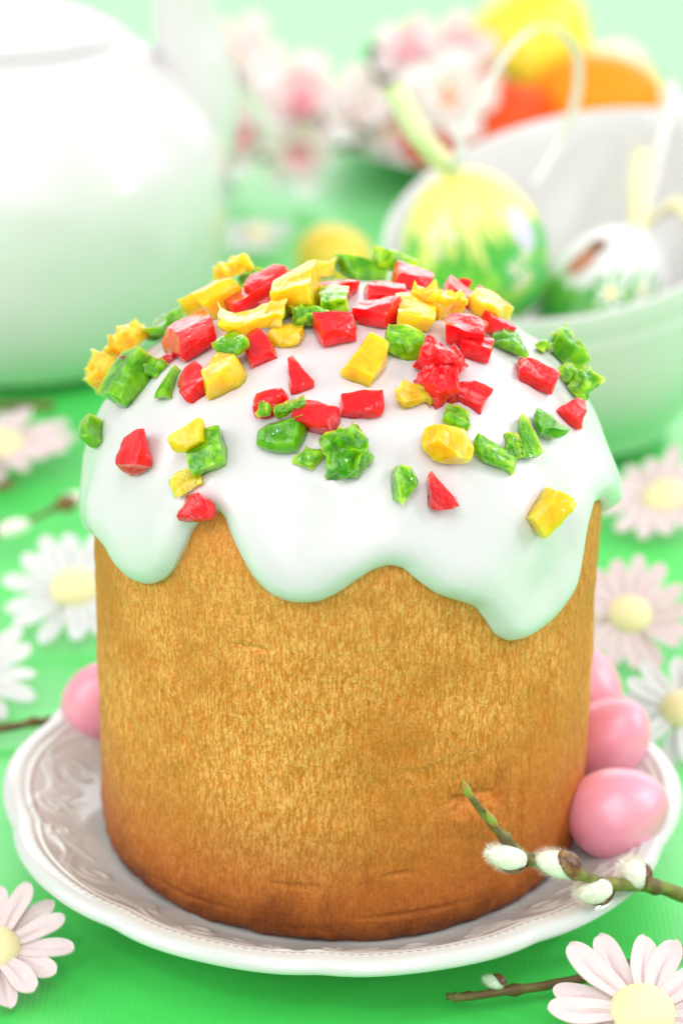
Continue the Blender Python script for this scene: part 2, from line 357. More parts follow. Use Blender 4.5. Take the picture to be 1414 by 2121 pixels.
# ------------------------------------------------------------------ cake
SHEAR = 0.016
CAKE = empty('easter_cake', (0, 0, ZB), 'tall golden sweet bread with white icing and candied fruit on the white plate', 'cake')
BR, BZ, BH = 5.93, 10.0, 4.2            # bread radius, shoulder height above the table, dome height
def fbm(x, y, z, o=3):
    s = 0; a = 1
    for k in range(o):
        s += a * mnoise.noise(Vector((x, y, z))); x *= 2.1; y *= 2.1; z *= 2.1; a *= 0.5
    return s
def build_bread():
    nt = 720
    th = np.linspace(0, 2 * np.pi, nt, endpoint=False)
    prof = [(0.02, 0.0), (3.0, 0.0), (5.2, 0.02), (5.42, 0.05), (5.58, 0.10), (5.70, 0.17), (5.78, 0.26), (5.84, 0.36), (5.88, 0.48)]
    prof += [(5.90 + 0.03 * min(1, (z - 0.6)), z) for z in np.linspace(0.6, BZ - ZB, 190)]
    prof += [(BR * math.cos(p), BZ - ZB + BH * math.sin(p)) for p in np.linspace(0.03, math.pi / 2 - 0.002, 60)]
    V = []
    # dents and scars: angle, height (above the cake base), half width, half height, depth, twist
    dents = [(-61.0, 3.55, 0.55, 0.30, 0.13), (-60.0, 3.05, 0.42, 0.50, -0.07), (-54, 3.6, 0.12, 0.5, 0.10), (-66, 4.5, 0.8, 0.35, 0.04), (-100, 1.7, 0.5, 0.08, 0.05),
             (-84, 1.9, 0.08, 0.6, 0.05), (-78, 2.0, 0.35, 0.07, 0.06), (-47, 2.8, 0.15, 0.6, 0.05), (-110, 7.6, 0.5, 0.06, 0.04), (-72, 0.9, 1.4, 0.07, 0.05), (-95, 4.0, 1.0, 0.8, 0.03),
             (-120, 5.2, 1.3, 0.9, 0.03), (-40, 5.5, 0.10, 0.9, 0.06), (-140, 3.0, 0.6, 1.2, 0.03), (-126, 0.75, 1.2, 0.06, 0.05), (-98, 0.55, 1.8, 0.06, 0.04)]
    for r, z in prof:
        for t in th:
            c, s = math.cos(t), math.sin(t); d = 0.0
            if r > 5:
                d = 0.045 * fbm(c * 3.2, s * 3.2, z * 0.55, 3) + 0.030 * mnoise.noise(Vector((c * 26, s * 26, z * 1.7)))
                d += 0.012 * mnoise.noise(Vector((c * 70, s * 70, z * 4.5)))
                if z < 1.0: d += 0.11 * (1 - z) * mnoise.noise(Vector((c * 14, s * 14, z * 4 + 3)))
                td = math.degrees(t) - 360 if t > math.pi else math.degrees(t)
                for a, zz, hw, hh, dp in dents:
                    du = (td - a) * 0.1036 / hw; dv = (z - zz) / hh
                    if abs(du) < 2.2 and abs(dv) < 2.2:
                        e = du * du + dv * dv + 0.8 * mnoise.noise(Vector((du * 1.7 + a, dv * 1.7, 0)))
                        d -= 1.15 * dp * math.exp(-max(e, 0) ** 1.5)
            rr = r + d
            V.append((rr * c + SHEAR * z, rr * s, z))
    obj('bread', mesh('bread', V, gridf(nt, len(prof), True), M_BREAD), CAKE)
build_bread()

# x, y, z on the icing, width, length, thickness, turn, lift, colour, shape
CAND = [
 (-2.57, 2.66, 14.11, 0.76, 0.78, 0.42, -20, 0.05, 'y', 'r'),
 (-2.86, 1.03, 13.85, 0.96, 1.44, 0.81, -30, 0.0, 'y', 'c'),
 (-2.09, 2.62, 13.97, 0.48, 0.78, 0.29, -30, 0.0, 'g', 's'),
 (-2.03, 0.6, 14.18, 1.14, 0.92, 0.5, -25, 0.05, 'r', 'c'),
 (-1.66, 0.73, 14.26, 0.8, 1.2, 0.69, 35, 0.0, 'r', 'c'),
 (-1.33, 2.64, 13.93, 0.52, 0.77, 0.46, 25, 0.0, 'r', 'w'),
 (-3.48, 2.24, 13.49, 0.3, 0.45, 0.27, 0, 0.0, 'r', 'c'),
 (-0.86, -0.29, 14.43, 0.92, 1.38, 0.82, 10, 0.15, 'y', 'c'),
 (-0.44, 2.76, 14.11, 0.63, 0.68, 0.37, 0, 0.0, 'y', 'r'),
 (-0.7, -1.18, 14.37, 0.78, 0.59, 0.31, -10, 0.1, 'g', 'r'),
 (-0.12, -0.67, 14.47, 0.93, 0.95, 0.39, 10, 0.1, 'g', 's'),
 (-1.32, -0.56, 14.34, 0.39, 0.59, 0.35, 0, 0.05, 'g', 'c'),
 (-1.86, -1.26, 14.15, 1.51, 0.92, 0.43, 5, 0.25, 'y', 'k'),
 (-1.2, -1.83, 14.18, 0.73, 0.68, 0.41, 0, 0.0, 'y', 'd'),
 (-3.31, -0.71, 13.69, 1.17, 1.2, 0.62, -18, 0.0, 'r', 'c'),
 (-4.18, 1.88, 13.01, 1.05, 0.81, 0.44, -28, 0.0, 'g', 'k'),
 (-4.87, 1.62, 12.75, 0.96, 1.01, 0.55, -20, 0.0, 'y', 'r'),
 (-5.31, 1.12, 12.1, 0.7, 1.06, 0.74, -15, 0.0, 'y', 'r'),
 (-4.59, -0.92, 12.82, 0.94, 1.34, 0.71, 40, 0.05, 'g', 'c'),
 (-4.5, -0.7, 12.93, 0.3, 0.47, 0.2, -50, 0.42, 'r', 's'),
 (-4.11, -1.03, 13.18, 0.42, 0.62, 0.35, -40, 0.0, 'g', 'r'),
 (-3.84, -0.96, 13.36, 0.35, 0.27, 0.12, -40, 0.05, 'r', 's'),
 (-3.78, -1.93, 13.18, 0.6, 0.91, 0.37, 20, 0.0, 'g', 'w'),
 (-3.17, -2.5, 13.33, 0.68, 1.03, 0.42, -25, 0.0, 'r', 'c'),
 (-2.55, -2.62, 13.57, 1.02, 1.02, 0.62, -20, 0.0, 'y', 'c'),
 (-2.26, -2.23, 13.81, 0.71, 0.71, 0.41, -20, 0.35, 'g', 'd'),
 (-1.82, -2.08, 13.99, 0.66, 0.9, 0.41, -15, 0.0, 'r', 'c'),
 (-0.99, -3.05, 13.83, 0.63, 0.95, 0.39, -22, 0.0, 'r', 'w'),
 (-1.49, -3.72, 13.41, 0.77, 0.65, 0.48, 0, 0.0, 'r', 'd'),
 (-1.58, -3.96, 13.24, 0.23, 0.34, 0.18, 5, 0.25, 'g', 'r'),
 (-1.21, -4.35, 13.07, 0.89, 0.89, 0.55, 15, 0.0, 'g', 'd'),
 (-1.05, -4.04, 13.31, 0.65, 0.23, 0.18, -15, 0.25, 'g', 'r'),
 (-0.51, -4.27, 13.25, 0.95, 0.65, 0.49, 28, 0.0, 'r', 'c'),
 (-0.65, -4.91, 12.71, 0.64, 0.44, 0.19, -45, 0.0, 'g', 's'),
 (0.12, -5.0, 12.7, 1.13, 1.01, 0.62, -20, 0.0, 'g', 'r'),
 (-5.47, -1.25, 11.71, 0.36, 0.78, 0.49, 5, 0.0, 'g', 's'),
 (-4.38, -3.18, 12.06, 0.77, 0.84, 0.48, 8, 0.0, 'r', 'c'),
 (-2.82, -4.19, 12.54, 0.86, 1.04, 0.53, -8, 0.0, 'g', 'c'),
 (-3.05, -3.96, 12.58, 0.82, 0.52, 0.38, -15, 0.3, 'y', 'c'),
 (-3.19, -4.49, 11.98, 0.99, 0.47, 0.19, -14, 0.0, 'y', 's'),
 (-3.01, -4.94, 11.54, 0.79, 0.55, 0.41, 0, 0.0, 'r', 'c'),
 (0.44, 2.73, 14.06, 0.94, 1.32, 0.72, -25, 0.0, 'g', 'd'),
 (1.18, 2.78, 14.19, 0.53, 1.16, 0.53, 70, 0.05, 'g', 's'),
 (1.6, 1.73, 14.21, 0.83, 0.91, 0.5, 5, 0.05, 'r', 'c'),
 (-0.07, 0.33, 14.49, 0.85, 0.75, 0.39, 20, 0.0, 'r', 'c'),
 (0.9, 0.24, 14.47, 0.87, 0.78, 0.41, 0, 0.0, 'r', 'c'),
 (0.83, -1.05, 14.41, 0.81, 0.99, 0.5, 25, 0.05, 'r', 'c'),
 (-0.07, -1.76, 14.31, 0.97, 0.74, 0.44, -12, 0.05, 'r', 'c'),
 (0.44, -1.08, 14.43, 0.32, 0.49, 0.2, 0, 0.0, 'g', 'r'),
 (1.59, -0.93, 14.34, 0.79, 1.18, 0.49, 0, 0.05, 'y', 'c'),
 (2.12, -0.13, 14.28, 0.84, 1.12, 0.59, 30, 0.0, 'y', 'r'),
 (2.64, 1.12, 14.07, 0.76, 0.91, 0.49, 8, 0.0, 'r', 'c'),
 (2.83, 2.48, 13.83, 0.3, 0.45, 0.29, 0, 0.1, 'r', 'c'),
 (3.32, 2.3, 13.6, 0.55, 0.74, 0.4, 15, 0.0, 'r', 'c'),
 (3.39, 0.67, 13.84, 0.98, 1.27, 0.48, 35, 0.0, 'y', 's'),
 (2.68, -1.26, 14.03, 0.98, 0.99, 0.49, 3, 0.12, 'r', 'c'),
 (2.96, -1.66, 13.86, 0.65, 0.75, 0.4, 10, 0.0, 'r', 'c'),
 (3.46, -0.25, 13.84, 0.49, 0.73, 0.43, -25, 0.0, 'r', 'c'),
 (1.32, -2.18, 14.14, 0.77, 0.75, 0.48, 10, 0.0, 'g', 'd'),
 (0.53, -2.85, 14.0, 0.76, 1.14, 0.47, 22, 0.0, 'y', 'c'),
 (2.16, -2.64, 13.83, 1.11, 0.76, 0.5, 20, 0.1, 'r', 'r'),
 (2.08, -3.23, 13.61, 0.97, 0.79, 0.56, -30, 0.0, 'r', 'r'),
 (2.77, -3.23, 13.37, 0.72, 0.57, 0.41, 28, 0.0, 'r', 'c'),
 (1.59, -3.57, 13.55, 0.9, 0.55, 0.4, 15, 0.0, 'y', 'k'),
 (0.42, -3.97, 13.47, 0.94, 0.49, 0.36, -2, 0.0, 'r', 'c'),
 (2.46, -3.86, 13.14, 0.73, 0.51, 0.2, 20, 0.0, 'g', 's'),
 (2.17, -4.49, 12.79, 0.93, 0.74, 0.55, -4, 0.1, 'y', 'c'),
 (3.2, -4.23, 12.5, 1.02, 0.64, 0.48, 8, 0.0, 'g', 'd'),
 (3.65, -3.88, 12.5, 0.42, 0.63, 0.26, 0, 0.0, 'g', 'r'),
 (3.92, -3.53, 12.56, 0.61, 0.92, 0.38, -15, 0.05, 'g', 'w'),
 (4.46, -2.86, 12.56, 0.86, 0.77, 0.49, -20, 0.05, 'g', 'd'),
 (3.85, -0.73, 13.62, 0.94, 0.68, 0.37, 5, 0.0, 'g', 'd'),
 (4.57, 0.24, 13.21, 0.27, 0.59, 0.31, 30, 0.0, 'g', 's'),
 (5.06, 0.94, 12.74, 0.89, 1.14, 0.62, 0, 0.0, 'g', 'r'),
 (5.35, -0.56, 12.51, 0.54, 0.82, 0.58, 20, 0.05, 'g', 'r'),
 (5.09, -0.44, 12.77, 0.49, 0.5, 0.27, -35, 0.05, 'g', 'r'),
 (4.3, -1.58, 13.2, 1.0, 0.72, 0.38, 2, 0.0, 'r', 'c'),
 (5.07, -1.77, 12.5, 0.96, 0.71, 0.35, 15, 0.0, 'r', 'w'),
 (1.26, -5.32, 12.22, 0.74, 0.77, 0.46, 190, 0.0, 'g', 'w'),
 (2.0, -5.26, 12.04, 0.68, 0.82, 0.42, -30, 0.0, 'r', 'w'),
 (4.44, -4.26, 11.17, 0.67, 0.97, 0.42, 42, 0.0, 'y', 'c')]
EDGE = [(-159.6, 9.66), (-153.5, 9.57), (-148.0, 9.3), (-143.0, 9.21), (-137.7, 9.3), (-133.1, 9.56), (-129.5, 9.97), (-126.8, 10.56), (-125.1, 11.02), (-123.0, 11.26), (-120.3, 11.43), (-118.3, 11.36), (-115.5, 11.02), (-112.5, 10.62), (-109.1, 10.19), (-104.9, 9.87), (-100.9, 9.77), (-96.9, 9.81), (-93.0, 9.99), (-88.2, 10.35), (-84.3, 10.57), (-81.8, 10.62), (-79.3, 10.56), (-75.8, 10.25), (-71.6, 9.89), (-66.8, 9.63), (-62.8, 9.39), (-59.9, 8.99), (-57.1, 8.56), (-53.1, 8.29), (-48.3, 8.22), (-43.0, 8.28), (-38.0, 8.5), (-33.5, 8.92), (-30.9, 9.59), (-28.6, 10.2), (-24.3, 10.51), (2.0, 9.15), (8.0, 8.9), (14.0, 8.95), (22.0, 9.3), (40.0, 9.7), (60.0, 8.6), (80.0, 8.0), (100.0, 8.9), (120.0, 9.4), (140.0, 8.3), (160.0, 7.6), (172.0, 8.2)]   # icing edge: angle in degrees, height in cm
def build_icing():
    nt = 960
    ang = np.array([e[0] for e in EDGE]); zz = np.array([e[1] for e in EDGE])
    A = np.concatenate([ang - 360, ang, ang + 360]); Zv = np.concatenate([zz, zz, zz])
    th = np.linspace(-180, 180, nt, endpoint=False)
    # monotone cubic
    h = np.diff(A); dlt = np.diff(Zv) / h; m_ = np.zeros(len(A))
    for i in range(1, len(A) - 1):
        if dlt[i - 1] * dlt[i] > 0:
            w1 = 2 * h[i] + h[i - 1]; w2 = h[i] + 2 * h[i - 1]; m_[i] = (w1 + w2) / (w1 / dlt[i - 1] + w2 / dlt[i])
    idx = np.clip(np.searchsorted(A, th, side='right') - 1, 0, len(A) - 2)
    t = (th - A[idx]) / h[idx]
    Ez = (2 * t**3 - 3 * t**2 + 1) * Zv[idx] + (t**3 - 2 * t**2 + t) * h[idx] * m_[idx] + (-2 * t**3 + 3 * t**2) * Zv[idx + 1] + (t**3 - t**2) * h[idx] * m_[idx + 1]
    # dome arc length
    ph = np.linspace(0, math.pi / 2, 400); pr = BR * np.sin(ph); pz = BZ + BH * np.cos(ph)
    sl = np.concatenate([[0], np.cumsum(np.hypot(np.diff(pr), np.diff(pz)))]); Ld = sl[-1]
    Ls = np.where(Ez < BZ, Ld + (BZ - Ez), np.interp(-Ez, -pz, sl))                                       # arc length to the edge
    tr = np.radians(th)
    ex, ey = tr * BR, Ls
    nr = 150
    f = 1 - (1 - np.linspace(0.0, 1, nr)) ** 1.25
    Sg = f[:, None] * Ls[None, :]
    Rad = np.where(Sg < Ld, np.interp(Sg, sl, pr), BR)
    Zc = np.where(Sg < Ld, np.interp(Sg, sl, pz), BZ - (Sg - Ld))
    phg = np.where(Sg < Ld, np.interp(Sg, sl, ph), math.pi / 2)
    nR = np.sin(phg) / BR; nZ = np.cos(phg) / BH; nl = np.hypot(nR, nZ); nR /= nl; nZ /= nl
    # distance to the edge curve in the unrolled surface
    D = np.full(Sg.shape, 9.0)
    for k in range(-70, 71, 1):
        jx = np.roll(ex, k); jy = np.roll(ey, k)
        dx = (ex - jx + math.pi * BR) % (2 * math.pi * BR) - math.pi * BR
        D = np.minimum(D, np.hypot(dx[None, :], Sg - jy[None, :]))
    W = 0.42
    q = np.clip(D / W, 0, 1)
    lip = np.sqrt(np.clip(1 - (1 - q) ** 2, 0, 1))
    T = 0.27 + 0.10 * np.exp(-((D - 0.55) / 0.5) ** 2)
    side = np.exp(-(((th + 180 - 8 + 180) % 360 - 180) / 9.0) ** 2)      # bulging lip on the right flank
    side = np.exp(-((th - 9) / 9.0) ** 2)
    T = T + (side[None, :] * np.exp(-((D - 0.30) / 0.55) ** 2)) * 0.30
    CT, ST = np.cos(tr), np.sin(tr)
    U = np.zeros(Sg.shape)
    for i in range(nr):
        for j in range(nt):
            x, y, z = Rad[i, j] * CT[j], Rad[i, j] * ST[j], Zc[i, j]
            U[i, j] = 0.11 * mnoise.noise(Vector((x * 0.55, y * 0.55, z * 0.40 + 5))) + 0.035 * mnoise.noise(Vector((x * 1.4 + 3, y * 1.4, z * 1.0)))
    # soft runs and hollows, strongest on the right flank
    for a, z0, wa, wz, dp in ((-37, 10.3, 5, 1.0, -0.10), (-33, 9.2, 4, 1.0, 0.08), (-26, 9.5, 3.5, 1.4, -0.10), (-45, 9.0, 6, 0.9, -0.06), (-20, 10.4, 6, 0.8, 0.10), (-165, 10.5, 4, 1.2, -0.06), (-158, 10.0, 4, 1.5, 0.06), (-38, 8.35, 3, 0.25, 0.05)):
        U += dp * np.exp(-((th[None, :] - a) / wa) ** 2 - ((Zc - z0) / wz) ** 2)
    # icing drawn up round each piece of fruit
    gx = Rad * CT[None, :]; gy = Rad * ST[None, :]
    for (fx, fy, fz, fw, fl, ft, fr, fli, fc, fk) in CAND:
        if fli > 0.2: continue
        ccx = fx - SHEAR * (fz - ZB); dd = np.sqrt((gx - ccx) ** 2 + (gy - fy) ** 2 + (Zc - fz) ** 2)
        rr_ = 0.25 * (fw + fl) + 0.22
        U += np.where(dd < 2.5, 0.03 * np.exp(-((np.maximum(dd - rr_, 0)) / 0.22) ** 2), 0)
    T = (T + U) * lip
    T[-1, :] = -0.03
    X = (Rad + nR * T) * CT[None, :]; Y = (Rad + nR * T) * ST[None, :]; Z = Zc + nZ * T - ZB
    X = X + SHEAR * Z
    V = np.stack([X.ravel(), Y.ravel(), Z.ravel()], 1)
    obj('icing', mesh('icing', V, gridf(nt, nr, True), M_ICE), CAKE)
build_icing()

# ------------------------------------------------------------------ candied fruit on the icing
def chunk(w, l, t, kind, seed):
    rng = random.Random(seed)
    n = 9 if kind in 'rk' else 8
    c = {}
    for a in (0, 1):
        for b_ in (0, 1):
            for d in (0, 1):
                j = 0.26
                c[a, b_, d] = [a - 0.5 + rng.uniform(-j, j) * 0.55, b_ - 0.5 + rng.uniform(-j, j) * 0.55, d + (rng.uniform(-0.25, 0.08) if d else 0)]
    if kind == 'w':                       # wedge: one end runs to a point, blade edge on top
        for d in (0, 1):
            c[0, 1, d][0] = -0.02 + rng.uniform(-.05, .05); c[1, 1, d][0] = 0.16 + rng.uniform(-.05, .05)
        c[0, 0, 1][2] = 0.55; c[0, 1, 1][2] = 0.75
    if kind == 's':
        for d in (0, 1):
            c[1, 1, d][0] *= 0.45; c[0, 0, d][0] *= 0.7
    V = []; idx = {}; F = []
    def vid(i, j, k):
        if (i, j, k) not in idx:
            a, b_, d = i / n, j / n, k / n
            p = np.zeros(3)
            for (x, y, z), q in c.items():
                p += np.array(q) * (a if x else 1 - a) * (b_ if y else 1 - b_) * (d if z else 1 - d)
            idx[i, j, k] = len(V); V.append(p)
        return idx[i, j, k]
    for i in range(n):
        for j in range(n):
            F += [(vid(i, j, 0), vid(i, j + 1, 0), vid(i + 1, j + 1, 0), vid(i + 1, j, 0)), (vid(i, j, n), vid(i + 1, j, n), vid(i + 1, j + 1, n), vid(i, j + 1, n)),
                  (vid(i, 0, j), vid(i + 1, 0, j), vid(i + 1, 0, j + 1), vid(i, 0, j + 1)), (vid(i, n, j), vid(i, n, j + 1), vid(i + 1, n, j + 1), vid(i + 1, n, j)),
                  (vid(0, i, j), vid(0, i, j + 1), vid(0, i + 1, j + 1), vid(0, i + 1, j)), (vid(n, i, j), vid(n, i + 1, j), vid(n, i + 1, j + 1), vid(n, i, j + 1))]
    V = np.array(V)
    if kind in 'cws':                     # soften the corners a little, unevenly
        x, y, z = V[:, 0] * 2, V[:, 1] * 2, V[:, 2] * 2 - 1
        r = np.maximum(np.sqrt(x * x + y * y + z * z), 1e-6)
        over = np.maximum(r - rng.uniform(1.30, 1.55), 0) * rng.uniform(0.3, 0.6)
        V = V - np.stack([x, y, z], 1) / r[:, None] * over[:, None] * 0.5
    if kind in 'cwrs':                    # knife cuts leave flat facets
        for _ in range(3 if kind == 'r' else 2):
            pn = np.array([rng.uniform(-1, 1), rng.uniform(-1, 1), rng.uniform(-0.2, 1)]); pn /= np.linalg.norm(pn)
            q_ = V - np.array([0, 0, 0.5]); dd = q_ @ pn; off = rng.uniform(0.40, 0.55)
            V = V - np.maximum(dd - off, 0)[:, None] * pn[None, :]
    if kind == 'd':                       # half fruit: rounded skin, one cut face
        x, y, z = V[:, 0] * 2, V[:, 1] * 2, V[:, 2] * 2 - 1
        r = np.maximum(np.sqrt(x * x + y * y + z * z), 1e-6); mx = np.maximum(np.maximum(abs(x), abs(y)), abs(z))
        k = 0.72 * (mx / r) + 0.28
        V = np.stack([x * k * 0.57, y * k * 0.57, (z * k + 1) / 2], 1)
        cut = rng.uniform(-0.05, 0.22); ca = rng.uniform(0, 6.28)
        pr = V[:, 0] * math.cos(ca) + V[:, 1] * math.sin(ca) + 0.5 * (V[:, 2] - 0.5)
        ex = np.maximum(pr - cut - 0.15, 0); V[:, 0] -= ex * 0.85 * math.cos(ca); V[:, 1] -= ex * 0.85 * math.sin(ca)
        dimple = np.exp(-(((V[:, 0] - 0.1) / .18) ** 2 + ((V[:, 1] + 0.08) / .18) ** 2)) * (V[:, 2] > 0.6)
        V[:, 2] -= 0.16 * dimple
    if kind == 'k':                       # curled strip of peel
        cur = rng.choice((1.3, 1.7)); a = V[:, 0] * cur
        rad_ = 1 / cur
        y = V[:, 1] + 0.25 * np.sin(V[:, 0] * 5)
        V = np.stack([np.sin(a) * (rad_ + (V[:, 2] - .5) * 0.25), y, V[:, 2] * 0.8 + (1 - np.cos(a)) * rad_ * 0.9 + 0.12 * np.sin(V[:, 0] * 9)], 1)
    amp = {'r': 0.10, 'k': 0.08, 's': 0.09, 'c': 0.045, 'w': 0.04, 'd': 0.04}[kind]
    V = V * np.array([w * 0.98, l * 0.98, t * 0.95])
    sc = max(w, l)
    for i, p in enumerate(V):
        o = Vector((seed * 3.1, 0, 0)); q = Vector(p)
        e = mnoise.noise_vector(q * 2.6 / sc + o) * amp * sc * 1.1 + mnoise.noise_vector(q * 7.5 / sc + o) * amp * sc * (0.75 if kind in 'rk' else 0.35)
        e += mnoise.noise_vector(q * 18 / sc + o) * 0.008 * sc
        if p[2] < 0.02: e.z *= 0.2
        V[i] = p + np.array(e)
    if kind == 'r':
        top = V[:, 2] > t * 0.5
        for i in np.where(top)[0]:
            V[i, 2] += t * 0.30 * max(0, mnoise.noise(Vector((V[i, 0] * 5, V[i, 1] * 5, seed)))) * 2
    return V, F
LAB = {'r': 'red', 'y': 'yellow', 'g': 'green'}
def build_candied():
    for k, (x, y, z, w, l, t, roll, lift, c, kind) in enumerate(CAND):
        cx = x - SHEAR * (z - ZB)
        n = Vector((cx / 6.25**2, y / 6.25**2, (z - 10) / 4.5**2 if z > 10 else 0)).normalized()
        ex = Vector((1, 0, 0)); ex = (ex - n * ex.dot(n))
        if ex.length < 0.3: ex = Vector((0, -1, 0)) * (1 if x > 0 else -1); ex = ex - n * ex.dot(n)
        ex.normalize(); ey = n.cross(ex)
        a = R(-roll)
        ax = ex * math.cos(a) + ey * math.sin(a); ay = n.cross(ax)
        rng = random.Random(k + 11)
        nn = (n + ax * rng.uniform(-0.16, 0.16) + ay * rng.uniform(-0.16, 0.16)).normalized()
        ax = (ax - nn * ax.dot(nn)).normalized(); ay = nn.cross(ax)
        Mx = Matrix((ax, ay, nn)).transposed()
        V, F = chunk(w, l, t, kind, k + 1)
        me = mesh(LAB[c] + '_candied_fruit', V, F, CM[c], {'d': 62, 'k': 55}.get(kind, 36))
        o = obj(LAB[c] + '_candied_fruit', me, CAKE)
        p = Vector((x, y, z - ZB)) + n * (lift - 0.08 * t + (0.06 if kind == 's' else 0.02))
        o.matrix_local = Matrix.Translation(p * S) @ Mx.to_4x4()
build_candied()

# ------------------------------------------------------------------ pink eggs on the plate
def egg_profile(l, r, n=30):
    out = []
    for k in range(n + 1):
        a = math.pi * k / n; z = -math.cos(a)
        out.append((max(0.001, r * math.sin(a) * (1 - 0.13 * z) * 1.01), z * l / 2))
    return out
def egg_mesh(name, l, r, m, seed=0): 
    V, F = lathe(egg_profile(l, r), 56)
    V = [tuple(np.array(p) * (1 + 0.008 * mnoise.noise(Vector(p) * 0.8 + Vector((seed, 0, 0))))) for p in V]
    return mesh(name, V, F, m)
for k, (loc, l, r, rot, lab) in enumerate([
    ((-6.22, 3.75, 2.18), 2.35, 0.98, (R(15), R(25), 0), 'pink pearly egg on the plate left of the cake'),
    ((6.32, 4.35, 2.28), 2.3, 0.95, (R(-30), R(-20), 0), 'pink egg mostly hidden behind the right edge of the cake'),
    ((6.72, 1.60, 2.25), 2.45, 1.02, (R(12), R(38), R(0)), 'pink egg standing between the other two eggs right of the cake'),
    ((6.60, -2.10, 2.33), 2.50, 1.06, (0, R(74), R(12)), 'pink egg lying nearest the front, right of the cake')]):
    o = obj('pink_egg', egg_mesh('pink_egg', l, r, M_PEGG, k * 3), None, loc, rot); tag(o, lab, 'egg', 'pink eggs on the plate')

# ------------------------------------------------------------------ daisies
def petal_mesh(name, L, w, m, seed, r0=0.42):
    rng = random.Random(seed); nu, nv = 9, 18; V = []
    cup = rng.uniform(0.02, 0.12); droop = rng.uniform(-0.05, 0.12); tw = rng.uniform(-0.15, 0.15)
    for side in (1, -1):
        for j in range(nv):
            t = 1 - (1 - j / (nv - 1)) ** 1.9
            hw = w * (0.50 + 0.5 * math.sin(min(1, t / 0.62) * math.pi / 2)) if t < 0.62 else w * math.sqrt(max(0.0, 1 - ((t - 0.62) / 0.38) ** 2.4))
            hw = max(hw, 0.02)
            for i in range(nu):
                u = i / (nu - 1) * 2 - 1
                x = r0 + t * (L - r0); y = u * hw + 0.015 * math.sin(9 * t + seed)
                z = 0.16 * t - droop * t * t * 1.2 + cup * u * u * w * 1.4 - 0.085 * math.exp(-(u / 0.13) ** 2) * math.sin(math.pi * min(1, t * 1.1)) + 0.025 * math.exp(-((abs(u) - 0.28) / 0.13) ** 2) * (1 - t)
                z += tw * u * w * t
                V.append((x, y, z + (0.028 if side > 0 else -0.028)))
    F = gridf(nu, nv); off = nu * nv
    F2 = [tuple(q + off for q in reversed(f)) for f in F]
    ring = [i for i in range(nu)] + [j * nu + nu - 1 for j in range(1, nv)] + [(nv - 1) * nu + i for i in range(nu - 2, -1, -1)] + [j * nu for j in range(nv - 2, 0, -1)]
    E = [(ring[i], ring[i] + off, ring[(i + 1) % len(ring)] + off, ring[(i + 1) % len(ring)]) for i in range(len(ring))]
    return mesh(name, V, F + F2 + E, m, 50)
PETALS = {}
def petal_set(key, m):
    if key not in PETALS: PETALS[key] = [petal_mesh('petal', 2.15, 0.30, m, s * 7 + 1) for s in range(5)]
    return PETALS[key]
CEN = None
def daisy(loc, size, tilt, rz, white, label, n=14, seed=0, face=0.0):
    global CEN
    d = empty('daisy', loc, label, 'flower', 'daisies scattered on the green cloth', (0, 0, 0))
    d.rotation_euler = (Matrix.Rotation(R(face), 4, 'Z') @ Matrix.Rotation(R(tilt), 4, 'X')).to_euler()
    rng = random.Random(seed); ps = petal_set('w' if white else 'p', M_PWHITE if white else M_PPINK)
    for k in range(n):
        o = obj('petal', ps[rng.randrange(5)], d, (0, 0, 0.02 + 0.05 * (k % 2)))
        o.rotation_euler = (rng.uniform(-0.12, 0.12), rng.uniform(-0.10, 0.06), R(rz) + 2 * math.pi * (k + rng.uniform(-0.16, 0.16)) / n)
        s = size * rng.uniform(0.93, 1.05); o.scale = (s, size * rng.uniform(0.95, 1.1), size)
    if CEN is None:
        pr = [(0.001, 0.52)] + [(0.74 * math.sin(a), 0.52 * math.cos(a)) for a in np.linspace(0.1, 1.5, 12)] + [(0.72, -0.05), (0.5, -0.14), (0.001, -0.16)]
        V, F = lathe(pr, 40); CEN = mesh('flower_center', V, F, M_DCEN)
    o = obj('flower_center', CEN, d, (0, 0, 0.06 * size)); o.scale = (size, size * 0.96, size)
    return d
daisy((6.62, -8.1, 0.72), 1.0, 22, 5, False, 'pale pink daisy with yellow center at the lower right corner', 15, 1, 12)
daisy((-7.98, -5.45, 0.62), 0.86, 18, 12, False, 'pale pink daisy cut by the left edge, below the plate', 15, 2, -15)
daisy((-7.80, 12.9, 0.90), 0.98, 28, 0, True, 'whole white daisy left of the cake, above the left pink egg', 14, 3, -8)
daisy((-10.35, 8.0, 0.60), 0.95, 22, 8, True, 'white daisy at the left edge with only its petal tips showing', 14, 4, -8)
daisy((-11.4, 24.4, 0.55), 1.16, 6, 3, False, 'blurred pink daisy at the left edge below the teapot', 16, 5, 0)
daisy((10.25, 19.7, 0.80), 0.98, 20, 10, False, 'blurred pink daisy right of the dripping icing, farthest of those on the right', 15, 6, -35)
daisy((8.22, 10.9, 1.05), 0.86, 36, 4, False, 'pink daisy tilted up right of the cake, above the pink eggs', 15, 7, 5)
daisy((9.15, 5.6, 0.85), 0.85, 30, 0, True, 'white daisy at the right edge behind the plate rim', 14, 8, -10)
daisy((-3.5, 47.0, 0.45), 0.80, 3, 0, True, 'blurred white daisy lying far back beside the teapot', 14, 9, 0)

